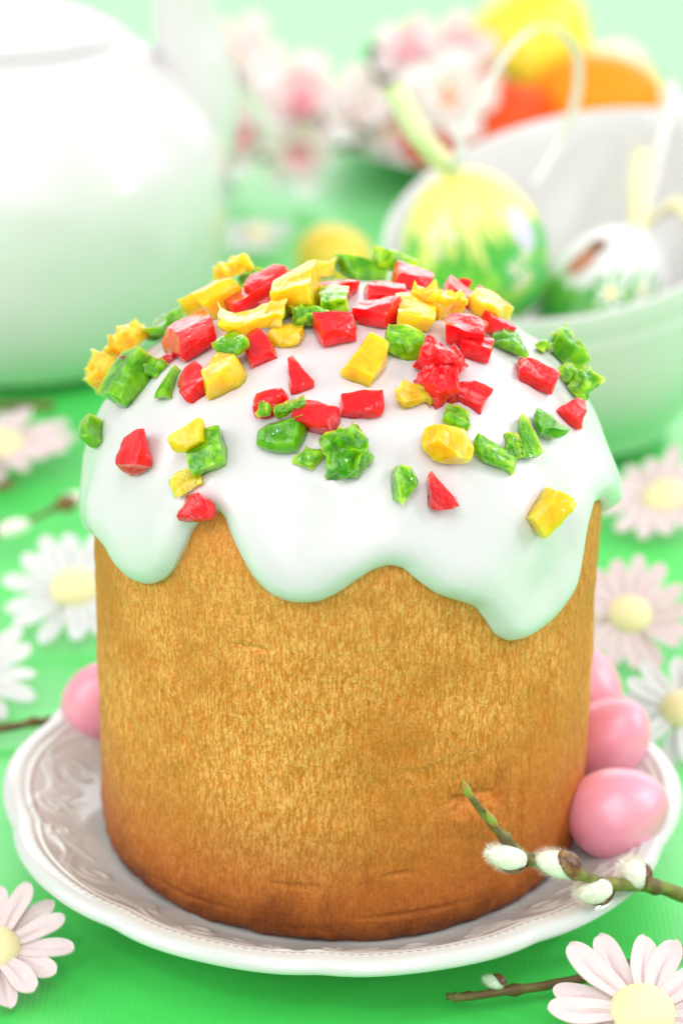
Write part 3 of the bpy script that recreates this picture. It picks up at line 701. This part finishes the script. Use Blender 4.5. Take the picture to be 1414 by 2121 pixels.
# ------------------------------------------------------------------ willow twigs
def frame(axis):
    a = Vector(axis).normalized(); s = a.cross(Vector((0.3, -1, 0.2)))
    s.normalize(); return Matrix((s, a.cross(s), a)).transposed()
def catkin(parent, p, axis, L, w, seed, side=(0, 0, -1), hairs=1500, scale_cover=0.26):
    rng = random.Random(seed); Mf = frame(axis); V = []; F = []
    pr = [(max(0.004, w / 2 * math.sin(math.pi * t) ** 0.46 * (1.05 - 0.20 * t)), L * t) for t in np.linspace(0.0, 1, 16)]
    cv, cf = lathe(pr, 22)
    cv = [(x * (1 + .06 * mnoise.noise(Vector((x * 5, y * 5, z * 5 + seed)))), y, z) for x, y, z in cv]
    V += cv; F += cf
    for h in range(hairs):
        t = rng.uniform(0.06, 0.98); a = rng.uniform(0, 6.283)
        r = np.interp(t, np.linspace(0, 1, 16), [q[0] for q in pr])
        b = Vector((math.cos(a) * r * 0.97, math.sin(a) * r * 0.97, L * t))
        lean = rng.uniform(0.5, 1.2) * (0.5 + t)
        d = Vector((math.cos(a + rng.uniform(-.5, .5)), math.sin(a + rng.uniform(-.5, .5)), lean)).normalized()
        ln = rng.uniform(0.06, 0.13) * (w / 0.42)
        tv = Vector((-math.sin(a), math.cos(a), 0)) * 0.006
        i = len(V); V += [tuple(b - tv), tuple(b + tv), tuple(b + d * ln)]; F.append((i, i + 1, i + 2))
    V = [tuple(Mf @ Vector(q)) for q in V]
    o = obj('catkin', mesh('catkin', V, F, M_FUR), parent, p)
    # brown scale hugging the base on one side
    sd = (Mf.transposed() @ Vector(side)); sa = math.atan2(sd.y, sd.x)
    V = []; nu, nv = 15, 9
    for sgn in (1.0, 0.86):
        for j in range(nv):
            t = j / (nv - 1)
            for i in range(nu):
                u = i / (nu - 1) * 2 - 1
                tt = t * (scale_cover + 0.28 * (1 - u * u)) * 1.0
                r = np.interp(tt, np.linspace(0, 1, 16), [q[0] for q in pr]) + 0.035 * sgn + 0.02 * math.sin(t * 3.1)
                a = sa + u * 1.65 * (1 - 0.25 * t * t)
                V.append((r * sgn * math.cos(a), r * sgn * math.sin(a), L * tt - 0.03))
    f1 = gridf(nu, nv); off = nu * nv
    F = f1 + [tuple(q + off for q in reversed(f)) for f in f1]
    top = [(nv - 1) * nu + i for i in range(nu)]
    F += [(top[i], top[i + 1], top[i + 1] + off, top[i] + off) for i in range(nu - 1)]
    V = [tuple(Mf @ Vector(q)) for q in V]
    obj('bud_scale', mesh('bud_scale', V, F, M_SCALE), o)
    return o
def bud(parent, p, axis, L, w, m, seed=0):
    Mf = frame(axis)
    pr = [(max(0.003, w / 2 * (math.sin(math.pi * min(1, t * 0.9 + 0.12)) ** 0.8) * (1 - 0.55 * t * t)), L * t) for t in np.linspace(0, 1, 14)]
    pr[-1] = (0.003, L)
    V, F = lathe(pr, 16)
    V = [tuple(Mf @ Vector((x * 0.85 + 0.12 * L * (z / L) ** 2, y, z))) for x, y, z in V]
    obj('bud', mesh('bud', V, F, m), parent, p)
def stem(parent, pts, r0, r1, m, nodes_at=(), seed=0, n=70):
    P = spline(pts, n); t = np.linspace(0, 1, n); rad = r0 + (r1 - r0) * t
    for k in nodes_at: rad = rad + 0.055 * np.exp(-((t - k) / 0.018) ** 2)
    for i in range(n):
        P[i] += 0.03 * np.array(mnoise.noise_vector(Vector(P[i]) * 1.1 + Vector((seed, 0, 0))))
    V, F = tube(P, rad, 12, True, None, 0.12, seed)
    obj('stem', mesh('stem', V, F, m), parent)

# front sprig lying over the plate rim, its tip against the cake
O = Vector((9.69, -4.0, 0.45))
SP = empty('willow_sprig', O, 'green pussy willow sprig with fluffy catkins lying across the plate rim by the cake', 'twig', 'pussy willow twigs')
def rel(*p): return tuple(Vector(p) - O)
pts = [rel(9.69, -4.0, 0.52), rel(7.94, -4.4, 1.44), rel(7.14, -4.9, 2.02), rel(6.07, -5.6, 2.50), rel(5.23, -6.0, 3.07), rel(4.24, -6.1, 3.46), rel(3.63, -6.2, 4.11), rel(3.18, -6.2, 4.66), rel(2.80, -6.3, 5.25)]
stem(SP, pts, 0.18, 0.075, M_STEM, (0.245, 0.37, 0.50, 0.63, 0.75), 3, 90)
catkin(SP, rel(6.95, -5.05, 2.18), (-0.55, -0.1, 0.62), 0.80, 0.68, 1, (1, 0, 0.2))
catkin(SP, rel(6.12, -5.72, 2.45), (-0.80, -0.25, 0.10), 0.90, 0.64, 2, (0.1, 0, -1))
catkin(SP, rel(5.35, -6.08, 3.18), (-0.95, -0.12, 0.38), 1.12, 0.64, 3, (1.0, -0.3, 0.5), scale_cover=0.38)
catkin(SP, rel(4.12, -6.25, 3.48), (-0.85, -0.15, 0.38), 0.98, 0.60, 4, (0.1, 0, -1))
bud(SP, rel(3.42, -6.22, 4.42), (-0.42, -0.1, 0.62), 0.55, 0.26, M_BUD, 5)
bud(SP, rel(2.84, -6.3, 5.18), (-0.30, -0.05, 0.60), 0.56, 0.26, M_BUD, 6)

def twig(label, pts, r0, r1, m, catk, buds, seed=0, hairs=500):
    o0 = Vector(pts[0]); t = empty('willow_twig', pts[0], label, 'twig', 'pussy willow twigs')
    pl = [tuple(Vector(p) - o0) for p in pts]
    stem(t, pl, r0, r1, m, (0.3, 0.62, 0.9), seed)
    for p, ax, L, w, s in catk: catkin(t, tuple(Vector(p) - o0), ax, L, w, s, (1, 0.2, 0.3), hairs, 0.40)
    for p, ax, L, w in buds: bud(t, tuple(Vector(p) - o0), ax, L, w, M_SCALE)
    return t
twig('brown willow twig poking out from under the lower right daisy', [(9.7, -4.3, 0.30), (7.95, -5.0, 0.32), (6.3, -5.75, 0.30), (4.86, -6.36, 0.34), (3.6, -6.72, 0.36), (2.75, -6.95, 0.38), (2.37, -6.97, 0.42)], 0.15, 0.075, M_TWIG,
     [((3.70, -6.66, 0.50), (-1, 0.05, 0.35), 0.55, 0.34, 21)], [((3.05, -6.85, 0.36), (-0.8, -0.1, 0.1), 0.40, 0.24), ((2.55, -6.95, 0.40), (-1, 0, 0.25), 0.22, 0.16)], 5, 700)
twig('dark willow twig with two buds left of the icing, below the blurred pink daisy', [(-13.5, 16.6, 0.3), (-11.77, 17.43, 0.4), (-10.6, 17.78, 0.6), (-9.64, 18.61, 0.6), (-8.75, 19.5, 0.75)], 0.12, 0.07, M_TWIG,
     [((-10.75, 17.6, 0.55), (0.9, 0.1, 0.25), 1.15, 0.60, 22), ((-8.95, 19.3, 0.7), (0.8, 0.45, 0.2), 0.95, 0.55, 23)], [((-9.0, 19.25, 0.75), (0.8, 0.5, 0.2), 0.75, 0.5), ((-10.9, 17.6, 0.55), (0.9, 0.2, 0.1), 0.8, 0.55)], 6)
twig('brown willow twig running under the left side of the plate', [(-12.5, 4.6, 0.25), (-9.93, 5.36, 0.3), (-8.41, 5.71, 0.4), (-7.4, 6.0, 0.4), (-6.4, 6.2, 0.35)], 0.13, 0.10, M_TWIG, [], [((-8.5, 5.68, 0.45), (0.9, 0.25, 0.15), 0.6, 0.32)], 7)
twig('short brown twig in the gap between the teapot and the blurred pink daisy', [(-13.6, 28.2, 0.3), (-11.5, 28.4, 0.45), (-10.0, 28.5, 0.4)], 0.17, 0.14, M_TWIG, [], [((-10.6, 28.4, 0.45), (1, 0.1, 0.1), 0.7, 0.4)], 8)
twig('olive twig end at the left edge just under the blurred pink daisy', [(-14.0, 20.6, 0.2), (-12.0, 21.2, 0.35), (-10.7, 21.9, 0.4)], 0.15, 0.09, M_STEM, [], [((-11.2, 21.5, 0.4), (0.9, 0.4, 0.1), 0.8, 0.42)], 9)

# ------------------------------------------------------------------ teapot
TP = empty('teapot', (-12.1, 37.6, 0), 'large white porcelain teapot at the upper left', 'teapot')
prof = [(0.02, 0.25), (5.6, 0.2), (5.9, 0.0), (6.25, 0.0), (6.5, 0.25), (6.9, 0.8), (7.35, 1.7), (7.7, 2.9), (7.92, 4.4), (8.0, 5.8), (7.85, 7.2), (7.3, 8.5), (6.4, 9.6), (5.4, 10.4), (4.6, 10.95), (4.2, 11.22), (4.02, 11.2), (3.95, 10.9)]
pp = spline(prof, 90); V, F = lathe([(max(0.02, a), b) for a, b in pp], 128)
obj('body', mesh('body', V, F, M_CHINA), TP)
prof = [(3.9, 10.9), (3.92, 11.25), (4.02, 11.38), (3.9, 11.5), (3.0, 11.9), (2.0, 12.2), (1.2, 12.4), (0.7, 12.55), (0.5, 12.8)]
pp = spline(prof, 40); V, F = lathe([(max(0.02, a), b) for a, b in pp], 96)
lid = obj('lid', mesh('lid', V, F, M_CHINA), TP)
V, F = lathe([(0.5, 12.7), (0.55, 13.0), (0.9, 13.4), (1.0, 13.8), (0.8, 14.2), (0.4, 14.4), (0.01, 14.45)], 40)
obj('knob', mesh('knob', V, F, M_CHINA), lid)
sp = spline([(5.6, 0.4, 4.5), (6.3, 0.5, 6.5), (6.8, 0.5, 8.3), (6.8, 0.5, 9.8), (6.5, 0.5, 11.2), (6.35, 0.5, 12.6), (6.5, 0.5, 14.0), (7.1, 0.5, 15.2)], 50)
sr = np.interp(np.linspace(0, 1, 50), [0, 0.2, 0.42, 0.62, 0.85, 1], [1.5, 1.65, 1.40, 1.18, 1.0, 0.9])
V, F = tube(sp, sr, 40, True); obj('spout', mesh('spout', V, F, M_CHINA), TP)
hp = spline([(-7.0, -0.5, 9.5), (-9.5, -0.6, 10.2), (-11.5, -0.7, 8.8), (-11.6, -0.7, 6.0), (-10.0, -0.6, 3.8), (-7.4, -0.5, 3.2)], 50)
V, F = tube(hp, 0.7, 24, True); obj('handle', mesh('handle', V, F, M_CHINA), TP)

# ------------------------------------------------------------------ slanted bowl with painted eggs
BC = Vector((7.9, 28.0, 0))
def rim_z(x, y): return 7.75 + 0.215 * y + 0.20 * x
def build_bowl():
    nt = 160; th = np.linspace(0, 2 * np.pi, nt, endpoint=False); rows = []
    outer = [(3.0, 0.0), (3.3, 0.0), (3.45, 0.02), (3.6, 0.06), (4.3, 0.16), (5.0, 0.30), (5.6, 0.47), (6.05, 0.66), (6.28, 0.79), (6.33, 0.815), (6.30, 0.83), (6.36, 0.85), (6.45, 0.92), (6.52, 0.985), (6.50, 1.0), (6.40, 1.003), (6.32, 0.985)]
    inner = [(6.2, 0.9), (5.95, 0.75), (5.4, 0.55), (4.6, 0.34), (3.6, 0.17), (2.2, 0.11), (0.02, 0.10)]
    allp = [(0.02, 0.03), (2.9, 0.03)] + outer + inner
    for r, f in allp:
        x = r * np.cos(th); y = r * np.sin(th); z = f * rim_z(6.5 * np.cos(th), 6.5 * np.sin(th)) if f > 0.2 else f * (8 * (1 - smooth(0.1, 0.2, f)) + smooth(0.1, 0.2, f) * rim_z(6.5 * np.cos(th), 6.5 * np.sin(th)))
        rows.append(np.stack([x, y, z], 1))
    o = obj('bowl', mesh('bowl', np.concatenate(rows), gridf(nt, len(rows), True), M_CHINA), None, BC)
    tag(o, 'white porcelain bowl with slanted rim holding painted eggs, behind the cake', 'bowl')
build_bowl()
M_EYEL = mat('egg_yellow_paint', (0.82, 0.76, 0.16), 0.3, Coat_Weight=0.3)
M_EWHT = mat('egg_white_paint', (0.80, 0.80, 0.80), 0.3, Coat_Weight=0.3)
def painted(name, top, mids, low, z0, amp, freq):
    m = mat(name, top, 0.32, Coat_Weight=0.3, Coat_Roughness=0.1)
    v = tex_coord(m, (1, 1, 1)); vb = tex_coord(m, (1, 1, 0.22))
    z = mth(m, 'ADD', sepz(m, v, 2), mth(m, 'MULTIPLY', mth(m, 'SUBTRACT', noise_n(m, vb, freq, 2, 0.5), 0.5), amp))
    soft = noise_n(m, v, 120, 2)
    g = mix(m, maprange(m, soft, 0.4, 0.6), mids, low)
    base(m, mix(m, maprange(m, z, z0 - 0.0015, z0 + 0.0015), g, top)); return m
M_EA = painted('painted_meadow_yellow', (0.84, 0.80, 0.22), (0.32, 0.68, 0.06), (0.07, 0.50, 0.10), 0.008, 0.030, 160)
M_EB = painted('painted_meadow_white', (0.78, 0.78, 0.79), (0.18, 0.50, 0.05), (0.05, 0.36, 0.06), -0.001, 0.026, 170)
M_EC = painted('painted_yellow_green', (0.88, 0.78, 0.05), (0.45, 0.55, 0.03), (0.20, 0.45, 0.03), -0.004, 0.03, 60)
M_RIB_W = mat('white_satin_ribbon', (0.84, 0.84, 0.80), 0.4, Sheen_Weight=0.3)
M_RIB_Y = mat('pale_yellow_ribbon', (0.92, 0.86, 0.55), 0.4, Sheen_Weight=0.3)
M_PD = mat('painted_white_petal', (0.84, 0.84, 0.82), 0.35); M_PO = mat('painted_orange', (0.90, 0.48, 0.03), 0.35); M_PB = mat('painted_brown', (0.22, 0.09, 0.03), 0.4)
M_PR = mat('painted_red', (0.58, 0.22, 0.13), 0.4); M_PG = mat('painted_grass', (0.10, 0.50, 0.05), 0.35); M_PL = mat('painted_lavender', (0.62, 0.60, 0.72), 0.35); M_PY = mat('painted_yellow', (0.92, 0.78, 0.10), 0.35)
def egg_pt(l, r, u, v, off):          # u: angle round the egg, v: -1..1 along it
    a = math.acos(max(-1, min(1, -v))); s = math.sin(a)
    q = Vector((r * s * (1 - 0.13 * v) * 1.01 * math.cos(u), r * s * (1 - 0.13 * v) * 1.01 * math.sin(u), v * l / 2)); n = Vector((q.x / r ** 2, q.y / r ** 2, q.z / (l / 2) ** 2)).normalized()
    return q + n * off
def decal(name, parent, l, r, u0, v0, shape, m, off=0.03):
    # shape: list of (x, y) in cm around the centre, painted on the egg as a thin skin
    V = [tuple(egg_pt(l, r, u0, v0, off))]
    rr = max(0.4, r * math.sqrt(max(0.05, 1 - v0 * v0)))
    for f in (0.5, 1.0): V += [tuple(egg_pt(l, r, u0 + f * x / rr, v0 + f * y / (l / 2), off)) for x, y in shape]
    n = len(shape); F = [(0, 1 + i, 1 + (i + 1) % n) for i in range(n)] + [(1 + i, 1 + n + i, 1 + n + (i + 1) % n, 1 + (i + 1) % n) for i in range(n)]
    obj(name, mesh(name, V, F, m), parent)
def flower_shape(R0, n=5): return [(R0 * (0.62 + 0.38 * math.cos(n * a)) * math.cos(a), R0 * (0.62 + 0.38 * math.cos(n * a)) * math.sin(a)) for a in np.linspace(0, 2 * math.pi, 40, endpoint=False)]
def disc(a, b=None): b = b or a; return [(a * math.cos(t), b * math.sin(t)) for t in np.linspace(0, 2 * math.pi, 20, endpoint=False)]
def blade(w, h, lean): return [(-w, -h * .5), (w, -h * .5), (w * 0.6 + lean * .5, 0), (lean, h * .5), (-w * 0.6 + lean * .5, 0)]
def ribbon(name, pts, width, m, parent, n=60, wdir=(0.6, -0.6, 0.3)):
    P = spline(pts, n); V = []
    for i in range(n):
        t = Vector(P[min(i + 1, n - 1)] - P[max(i - 1, 0)]).normalized(); w = Vector(wdir); w = (w - t * w.dot(t)).normalized() * width / 2; nn = t.cross(w).normalized() * 0.02
        c = Vector(P[i]); V += [tuple(c - w - nn), tuple(c + w - nn), tuple(c + w + nn), tuple(c - w + nn)]
    F = gridf(4, n, True) + [(0, 1, 2, 3), tuple((n - 1) * 4 + k for k in (3, 2, 1, 0))]
    obj(name, mesh(name, V, F, m), parent)
# egg with yellow and green meadow, standing in the bowl
ea = Vector((4.3, 25.6, 7.15)); tiltA = Euler((R(6), R(-14), 0)).to_matrix(); lA, rA = 5.6, 2.38
EA = empty('painted_egg', ea, 'yellow egg painted with green grass, hung on a white ribbon loop, in the bowl', 'egg', 'painted eggs in the bowl')
shA = obj('shell', egg_mesh('shell', lA, rA, M_EA), EA); shA.rotation_euler = tiltA.to_euler()
for u, v_, s_ in ((-125, 0.52, 0.30), (-112, 0.62, 0.26), (-120, 0.36, 0.24), (-105, 0.50, 0.24), (-60, -0.02, 0.32), (-52, -0.18, 0.30), (-48, 0.05, 0.26), (-60, -0.24, 0.24)):
    decal('painted_daisy', shA, lA, rA, R(u), v_, flower_shape(s_), M_PD); decal('painted_daisy_center', shA, lA, rA, R(u), v_, disc(s_ * .28), M_PY, 0.04)
rg = random.Random(4)
for k in range(16):
    decal('painted_grass_blade', shA, lA, rA, R(-120 + k * 5.0 + rg.uniform(-2, 2)), 0.30 + rg.uniform(-.15, .22), blade(0.10, rg.uniform(0.9, 1.5), rg.uniform(-.2, .2)), M_PG, 0.025)
decal('painted_goose', shA, lA, rA, R(-38), 0.32, [(x * 0.8, y * 0.8 + 0.15 * x) for x, y in disc(0.6, 0.9)], M_PL)
tpA = tiltA @ Vector((0, 0, 2.8))
t0 = tuple(tpA + Vector((0.05, -0.1, -0.03)))
def rA_(x, y, z): return (x - ea.x, y - ea.y, z - ea.z)
ribbon('hanging_ribbon', [t0, rA_(3.85, 25.2, 11.2), rA_(4.36, 25.5, 12.11), rA_(5.42, 26.0, 13.75), rA_(6.52, 26.5, 14.29), rA_(7.6, 27.5, 13.2), rA_(7.72, 28.5, 11.2), rA_(7.2, 29.0, 9.65), rA_(6.4, 28.0, 8.6)], 0.32, M_RIB_W, EA, 80)
ribbon('bow_tail', [t0, rA_(2.6, 24.5, 11.1), rA_(2.0, 24.35, 12.2), rA_(1.59, 24.3, 12.95)], 0.75, M_RIB_Y, EA, 30, (0.695, 0.045, 0.35))
ribbon('bow_tail', [t0, rA_(3.6, 24.4, 10.6), rA_(3.9, 24.1, 10.9)], 0.6, M_RIB_W, EA, 20, (0.6, -0.3, 0.8))
# white egg lying at the right with a little animal in the grass
eb = Vector((8.9, 27.0, 4.75)); tiltB = Euler((R(-32), R(28), 0)).to_matrix(); lB, rB = 5.6, 2.3
EB = empty('painted_egg', eb, 'white egg painted with grass, daisies and a brown animal, right in the bowl', 'egg', 'painted eggs in the bowl')
shB = obj('shell', egg_mesh('shell', lB, rB, M_EB, 5), EB); shB.rotation_euler = tiltB.to_euler()
decal('painted_animal', shB, lB, rB, R(-140), 0.18, [(x, y + .2 * math.sin(3 * x)) for x, y in disc(0.42, 0.6)], M_PR)
decal('painted_animal', shB, lB, rB, R(-136), 0.42, disc(0.34, 0.34), M_PB, 0.035)
for u, v_, s_ in ((-105, -0.12, 0.55), (-82, 0.10, 0.34), (-60, -0.1, 0.3)):
    decal('painted_daisy', shB, lB, rB, R(u), v_, flower_shape(s_, 6), M_PD, 0.035); decal('painted_daisy_center', shB, lB, rB, R(u), v_, disc(s_ * .28), M_PY, 0.045)
for k in range(14):
    decal('painted_grass_blade', shB, lB, rB, R(-115 + k * 7 + rg.uniform(-2, 2)), 0.05 + rg.uniform(-.15, .2), blade(0.11, rg.uniform(0.9, 1.4), rg.uniform(-.2, .3)), M_PG, 0.025)
decal('painted_blossom', shB, lB, rB, R(-38), 0.15, [(x * 0.9, y) for x, y in flower_shape(0.6, 4)], M_PO, 0.035)
tb = tuple(tiltB @ Vector((0, 0, 2.78)))
def rB_(x, y, z): return (x - eb.x, y - eb.y, z - eb.z)
ribbon('bow_tail', [tb, rB_(10.0, 29.0, 8.5), rB_(10.2, 29.5, 9.4)], 0.7, M_RIB_Y, EB, 24, (1, -0.3, 0.1))
ribbon('hanging_ribbon', [tb, rB_(10.6, 29.6, 8.7), rB_(11.0, 30.5, 10.2), rB_(11.3, 31.5, 11.2)], 0.35, M_RIB_W, EB, 24, (1, -0.3, 0.1))
ribbon('bow_tail', [tb, rB_(11.2, 28.6, 7.7), rB_(11.6, 28.2, 7.3)], 0.6, M_RIB_Y, EB, 20, (0.4, -0.3, 1))

# ------------------------------------------------------------------ things far back
M_YCANDY = mat('yellow_sugar_shell', (0.90, 0.62, 0.06), 0.4, Subsurface_Weight=0.2, Subsurface_Scale=0.004)
o = obj('yellow_egg', egg_mesh('yellow_egg', 3.0, 1.38, M_YCANDY, 2), None, (-0.3, 41.6, 1.3), (0, R(84), R(15))); tag(o, 'blurred plain yellow egg on the cloth behind the candied fruit', 'egg')
V, F = lathe([(0.02, 0.1), (4.6, 0.1), (4.7, 0.0), (5.0, 0.0), (5.2, 0.2), (6.6, 0.55), (8.0, 1.15), (8.7, 1.45), (8.82, 1.55), (8.7, 1.6), (8.0, 1.36), (6.6, 0.75), (5.2, 0.42), (0.02, 0.36)], 128)
o = obj('dish', mesh('dish', V, F, M_CHINA), None, (8.2, 60.5, 0)); tag(o, 'blurred white dish at the back holding orange and yellow eggs', 'dish')
M_ORG = mat('orange_egg_shell', (0.92, 0.30, 0.010), 0.45, Specular_IOR_Level=0.2, Subsurface_Weight=0.15, Subsurface_Scale=0.004)
M_RORG = mat('red_orange_egg_shell', (0.78, 0.075, 0.008), 0.45, Specular_IOR_Level=0.2)
for loc, l, r, rot, m, lab in [
    ((11.4, 58.6, 2.85), 6.0, 2.30, (0, R(78), R(-8)), M_ORG, 'large orange egg lying on the back dish, right of the ribbon loop'),
    ((7.0, 56.6, 2.45), 5.2, 1.95, (R(20), R(80), R(40)), M_RORG, 'red orange egg on the back dish, left of the ribbon loop'),
    ((3.6, 57.4, 2.25), 4.8, 1.75, (0, R(80), R(100)), M_RORG, 'red orange egg on the back dish under the pink blossoms')]:
    o = obj('orange_egg', egg_mesh('orange_egg', l, r, m, 3), None, loc, rot); tag(o, lab, 'egg', 'eggs on the back dish')
o = obj('yellow_painted_egg', egg_mesh('yellow_painted_egg', 7.4, 2.9, M_EC, 4), None, (8.5, 62.6, 4.1), (R(6), R(22), 0)); tag(o, 'tall yellow and green egg standing highest on the back dish', 'egg', 'eggs on the back dish')
o = obj('cream_egg', egg_mesh('cream_egg', 5.2, 2.0, mat('cream_egg_shell', (0.86, 0.80, 0.55), 0.35), 6), None, (12.3, 62.4, 2.5), (0, R(60), R(60))); tag(o, 'cream coloured egg behind the large orange egg on the back dish', 'egg', 'eggs on the back dish')

M_BPET = petal_mat('blossom_petal', (0.90, 0.76, 0.77), (0.93, 0.87, 0.86)); M_BPET2 = petal_mat('blossom_petal_deep', (0.90, 0.50, 0.56), (0.93, 0.80, 0.80))
M_BC = mat('blossom_heart', (0.80, 0.28, 0.06), 0.5); M_BC2 = mat('blossom_heart_pink', (0.80, 0.20, 0.28), 0.5)
M_LEAF = mat('dark_leaf', (0.02, 0.13, 0.03), 0.4); M_BSTEM = mat('blossom_twig', (0.16, 0.08, 0.04), 0.6)
def bpetal(m, seed):
    rng = random.Random(seed); nu, nv = 9, 9; V = []
    for j in range(nv):
        t = j / (nv - 1); hw = 0.78 * math.sin(math.pi * (0.10 + 0.80 * t)) ** 0.75 * (0.55 + 0.45 * t) 
        for i in range(nu):
            u = i / (nu - 1) * 2 - 1
            V.append((0.12 + 1.45 * t, u * hw, 0.62 * t ** 1.5 + 0.22 * u * u * t + 0.05 * math.sin(4 * u + seed) * t))
    n = len(V); V += [(x, y, z - 0.04) for x, y, z in V]
    F = gridf(nu, nv); ring = [i for i in range(nu)] + [j * nu + nu - 1 for j in range(1, nv)] + [(nv - 1) * nu + i for i in range(nu - 2, -1, -1)] + [j * nu for j in range(nv - 2, 0, -1)]
    F = F + [tuple(q + n for q in reversed(f)) for f in F] + [(ring[i], ring[i] + n, ring[(i + 1) % len(ring)] + n, ring[(i + 1) % len(ring)]) for i in range(len(ring))]
    return mesh('petal', V, F, m, 60)
BP = [bpetal(M_BPET, 1), bpetal(M_BPET, 2), bpetal(M_BPET2, 3)]
HV, HF = lathe([(0.01, -0.15), (0.2, -0.1), (0.32, 0.05), (0.3, 0.25), (0.15, 0.36), (0.01, 0.38)], 18)
HEART = [mesh('blossom', HV, HF, M_BC), mesh('blossom', HV, HF, M_BC2)]
def blossom(parent, p, facing, s, kind, seed):
    rng = random.Random(seed); h = obj('blossom', HEART[kind], parent, p)
    h.rotation_euler = Vector(facing).to_track_quat('Z', 'Y').to_euler(); h.scale = (s, s, s)
    for ring in range(2):
        for k in range(5):
            q = obj('petal', BP[2 if ring == 1 and kind else rng.randrange(2)], h, (0, 0, 0.05 * ring))
            q.rotation_euler = (0, -0.5 * ring - rng.uniform(-.1, .25), 2 * math.pi * (k + 0.5 * ring) / 5 + rng.uniform(-.1, .1)); sc = 1 - 0.22 * ring; q.scale = (sc, sc, sc)
def leaf(parent, p, ax, L, w):
    Mf = frame(ax); nu, nv = 7, 11; V = []
    for j in range(nv):
        t = j / (nv - 1); hw = w / 2 * math.sin(math.pi * min(1, t * 0.97 + 0.02)) ** 0.8
        for i in range(nu):
            u = i / (nu - 1) * 2 - 1; V.append(tuple(Mf @ Vector((u * hw, 0.12 * u * u + 0.25 * t * t, L * t))))
    n = len(V); V += [(x + .02, y + 0.02, z - 0.03) for x, y, z in V]; F = gridf(nu, nv); F += [tuple(q + n for q in reversed(f)) for f in F]
    obj('leaf', mesh('leaf', V, F, M_LEAF), parent, p)
def bsprig(loc, label, stempts, flowers, leaves):
    o0 = Vector(loc); b = empty('blossom_sprig', loc, label, 'flowers', 'pink blossom sprigs')
    for k, sp_ in enumerate(stempts):
        V, F = tube(spline([tuple(Vector(p) - o0) for p in sp_], 30), 0.16, 10); obj('stem', mesh('stem', V, F, M_BSTEM), b)
    for k, (p, f, s, kd) in enumerate(flowers): blossom(b, tuple(Vector(p) - o0), f, s, kd, k + len(label))
    for p, ax, L, w in leaves: leaf(b, tuple(Vector(p) - o0), ax, L, w)
bsprig((-3.5, 55.5, 0), 'blurred pale pink blossoms lying on the cloth between the teapot and the dish', [[(-7.0, 59, 0.4), (-4.2, 56.5, 0.9), (-1.0, 55.6, 1.6), (2.0, 55.5, 1.9)], [(-4.2, 56.5, 0.9), (-4.8, 60.5, 2.4), (-4.8, 63.0, 3.6)]],
       [((-4.6, 63.2, 3.6), (-0.3, -0.6, 0.7), 1.35, 0), ((-3.4, 60.0, 3.2), (0.3, -0.7, 0.7), 1.2, 0), ((-1.8, 56.4, 3.2), (0.1, -0.7, 0.6), 1.5, 1), ((0.5, 56.2, 2.9), (0.5, -0.6, 0.6), 1.35, 0), ((-4.3, 56.2, 2.0), (-0.4, -0.8, 0.3), 1.15, 1), ((-2.0, 54.9, 1.6), (0.1, -0.9, 0.1), 1.1, 1), ((1.9, 56.0, 2.2), (0.3, -0.8, 0.3), 0.9, 0)],
       [((0.9, 55.6, 1.4), (0.2, -0.3, 0.9), 1.4, 0.6), ((-5.0, 55.2, 0.4), (0.2, -0.8, 0.1), 1.6, 0.8)])
bsprig((4.0, 57.5, 1.4), 'blurred pink blossoms with a dark leaf on the back dish left of the ribbon', [[(0.8, 57.5, 1.7), (2.6, 58.0, 3.0), (4.4, 58.5, 3.9)], [(2.6, 58.0, 3.0), (4.4, 56.0, 3.2)]],
       [((3.2, 59.0, 4.8), (-0.2, -0.7, 0.7), 1.15, 1), ((4.9, 59.0, 4.9), (0.3, -0.7, 0.6), 1.2, 1), ((4.6, 55.4, 3.9), (0.1, -0.8, 0.5), 1.35, 0), ((5.7, 57.4, 3.9), (0.6, -0.6, 0.4), 0.95, 1)],
       [((2.2, 59.4, 3.2), (-0.35, 0.1, 0.9), 2.4, 1.4), ((2.0, 57.5, 2.2), (-0.5, -0.4, 0.4), 1.6, 0.7)])
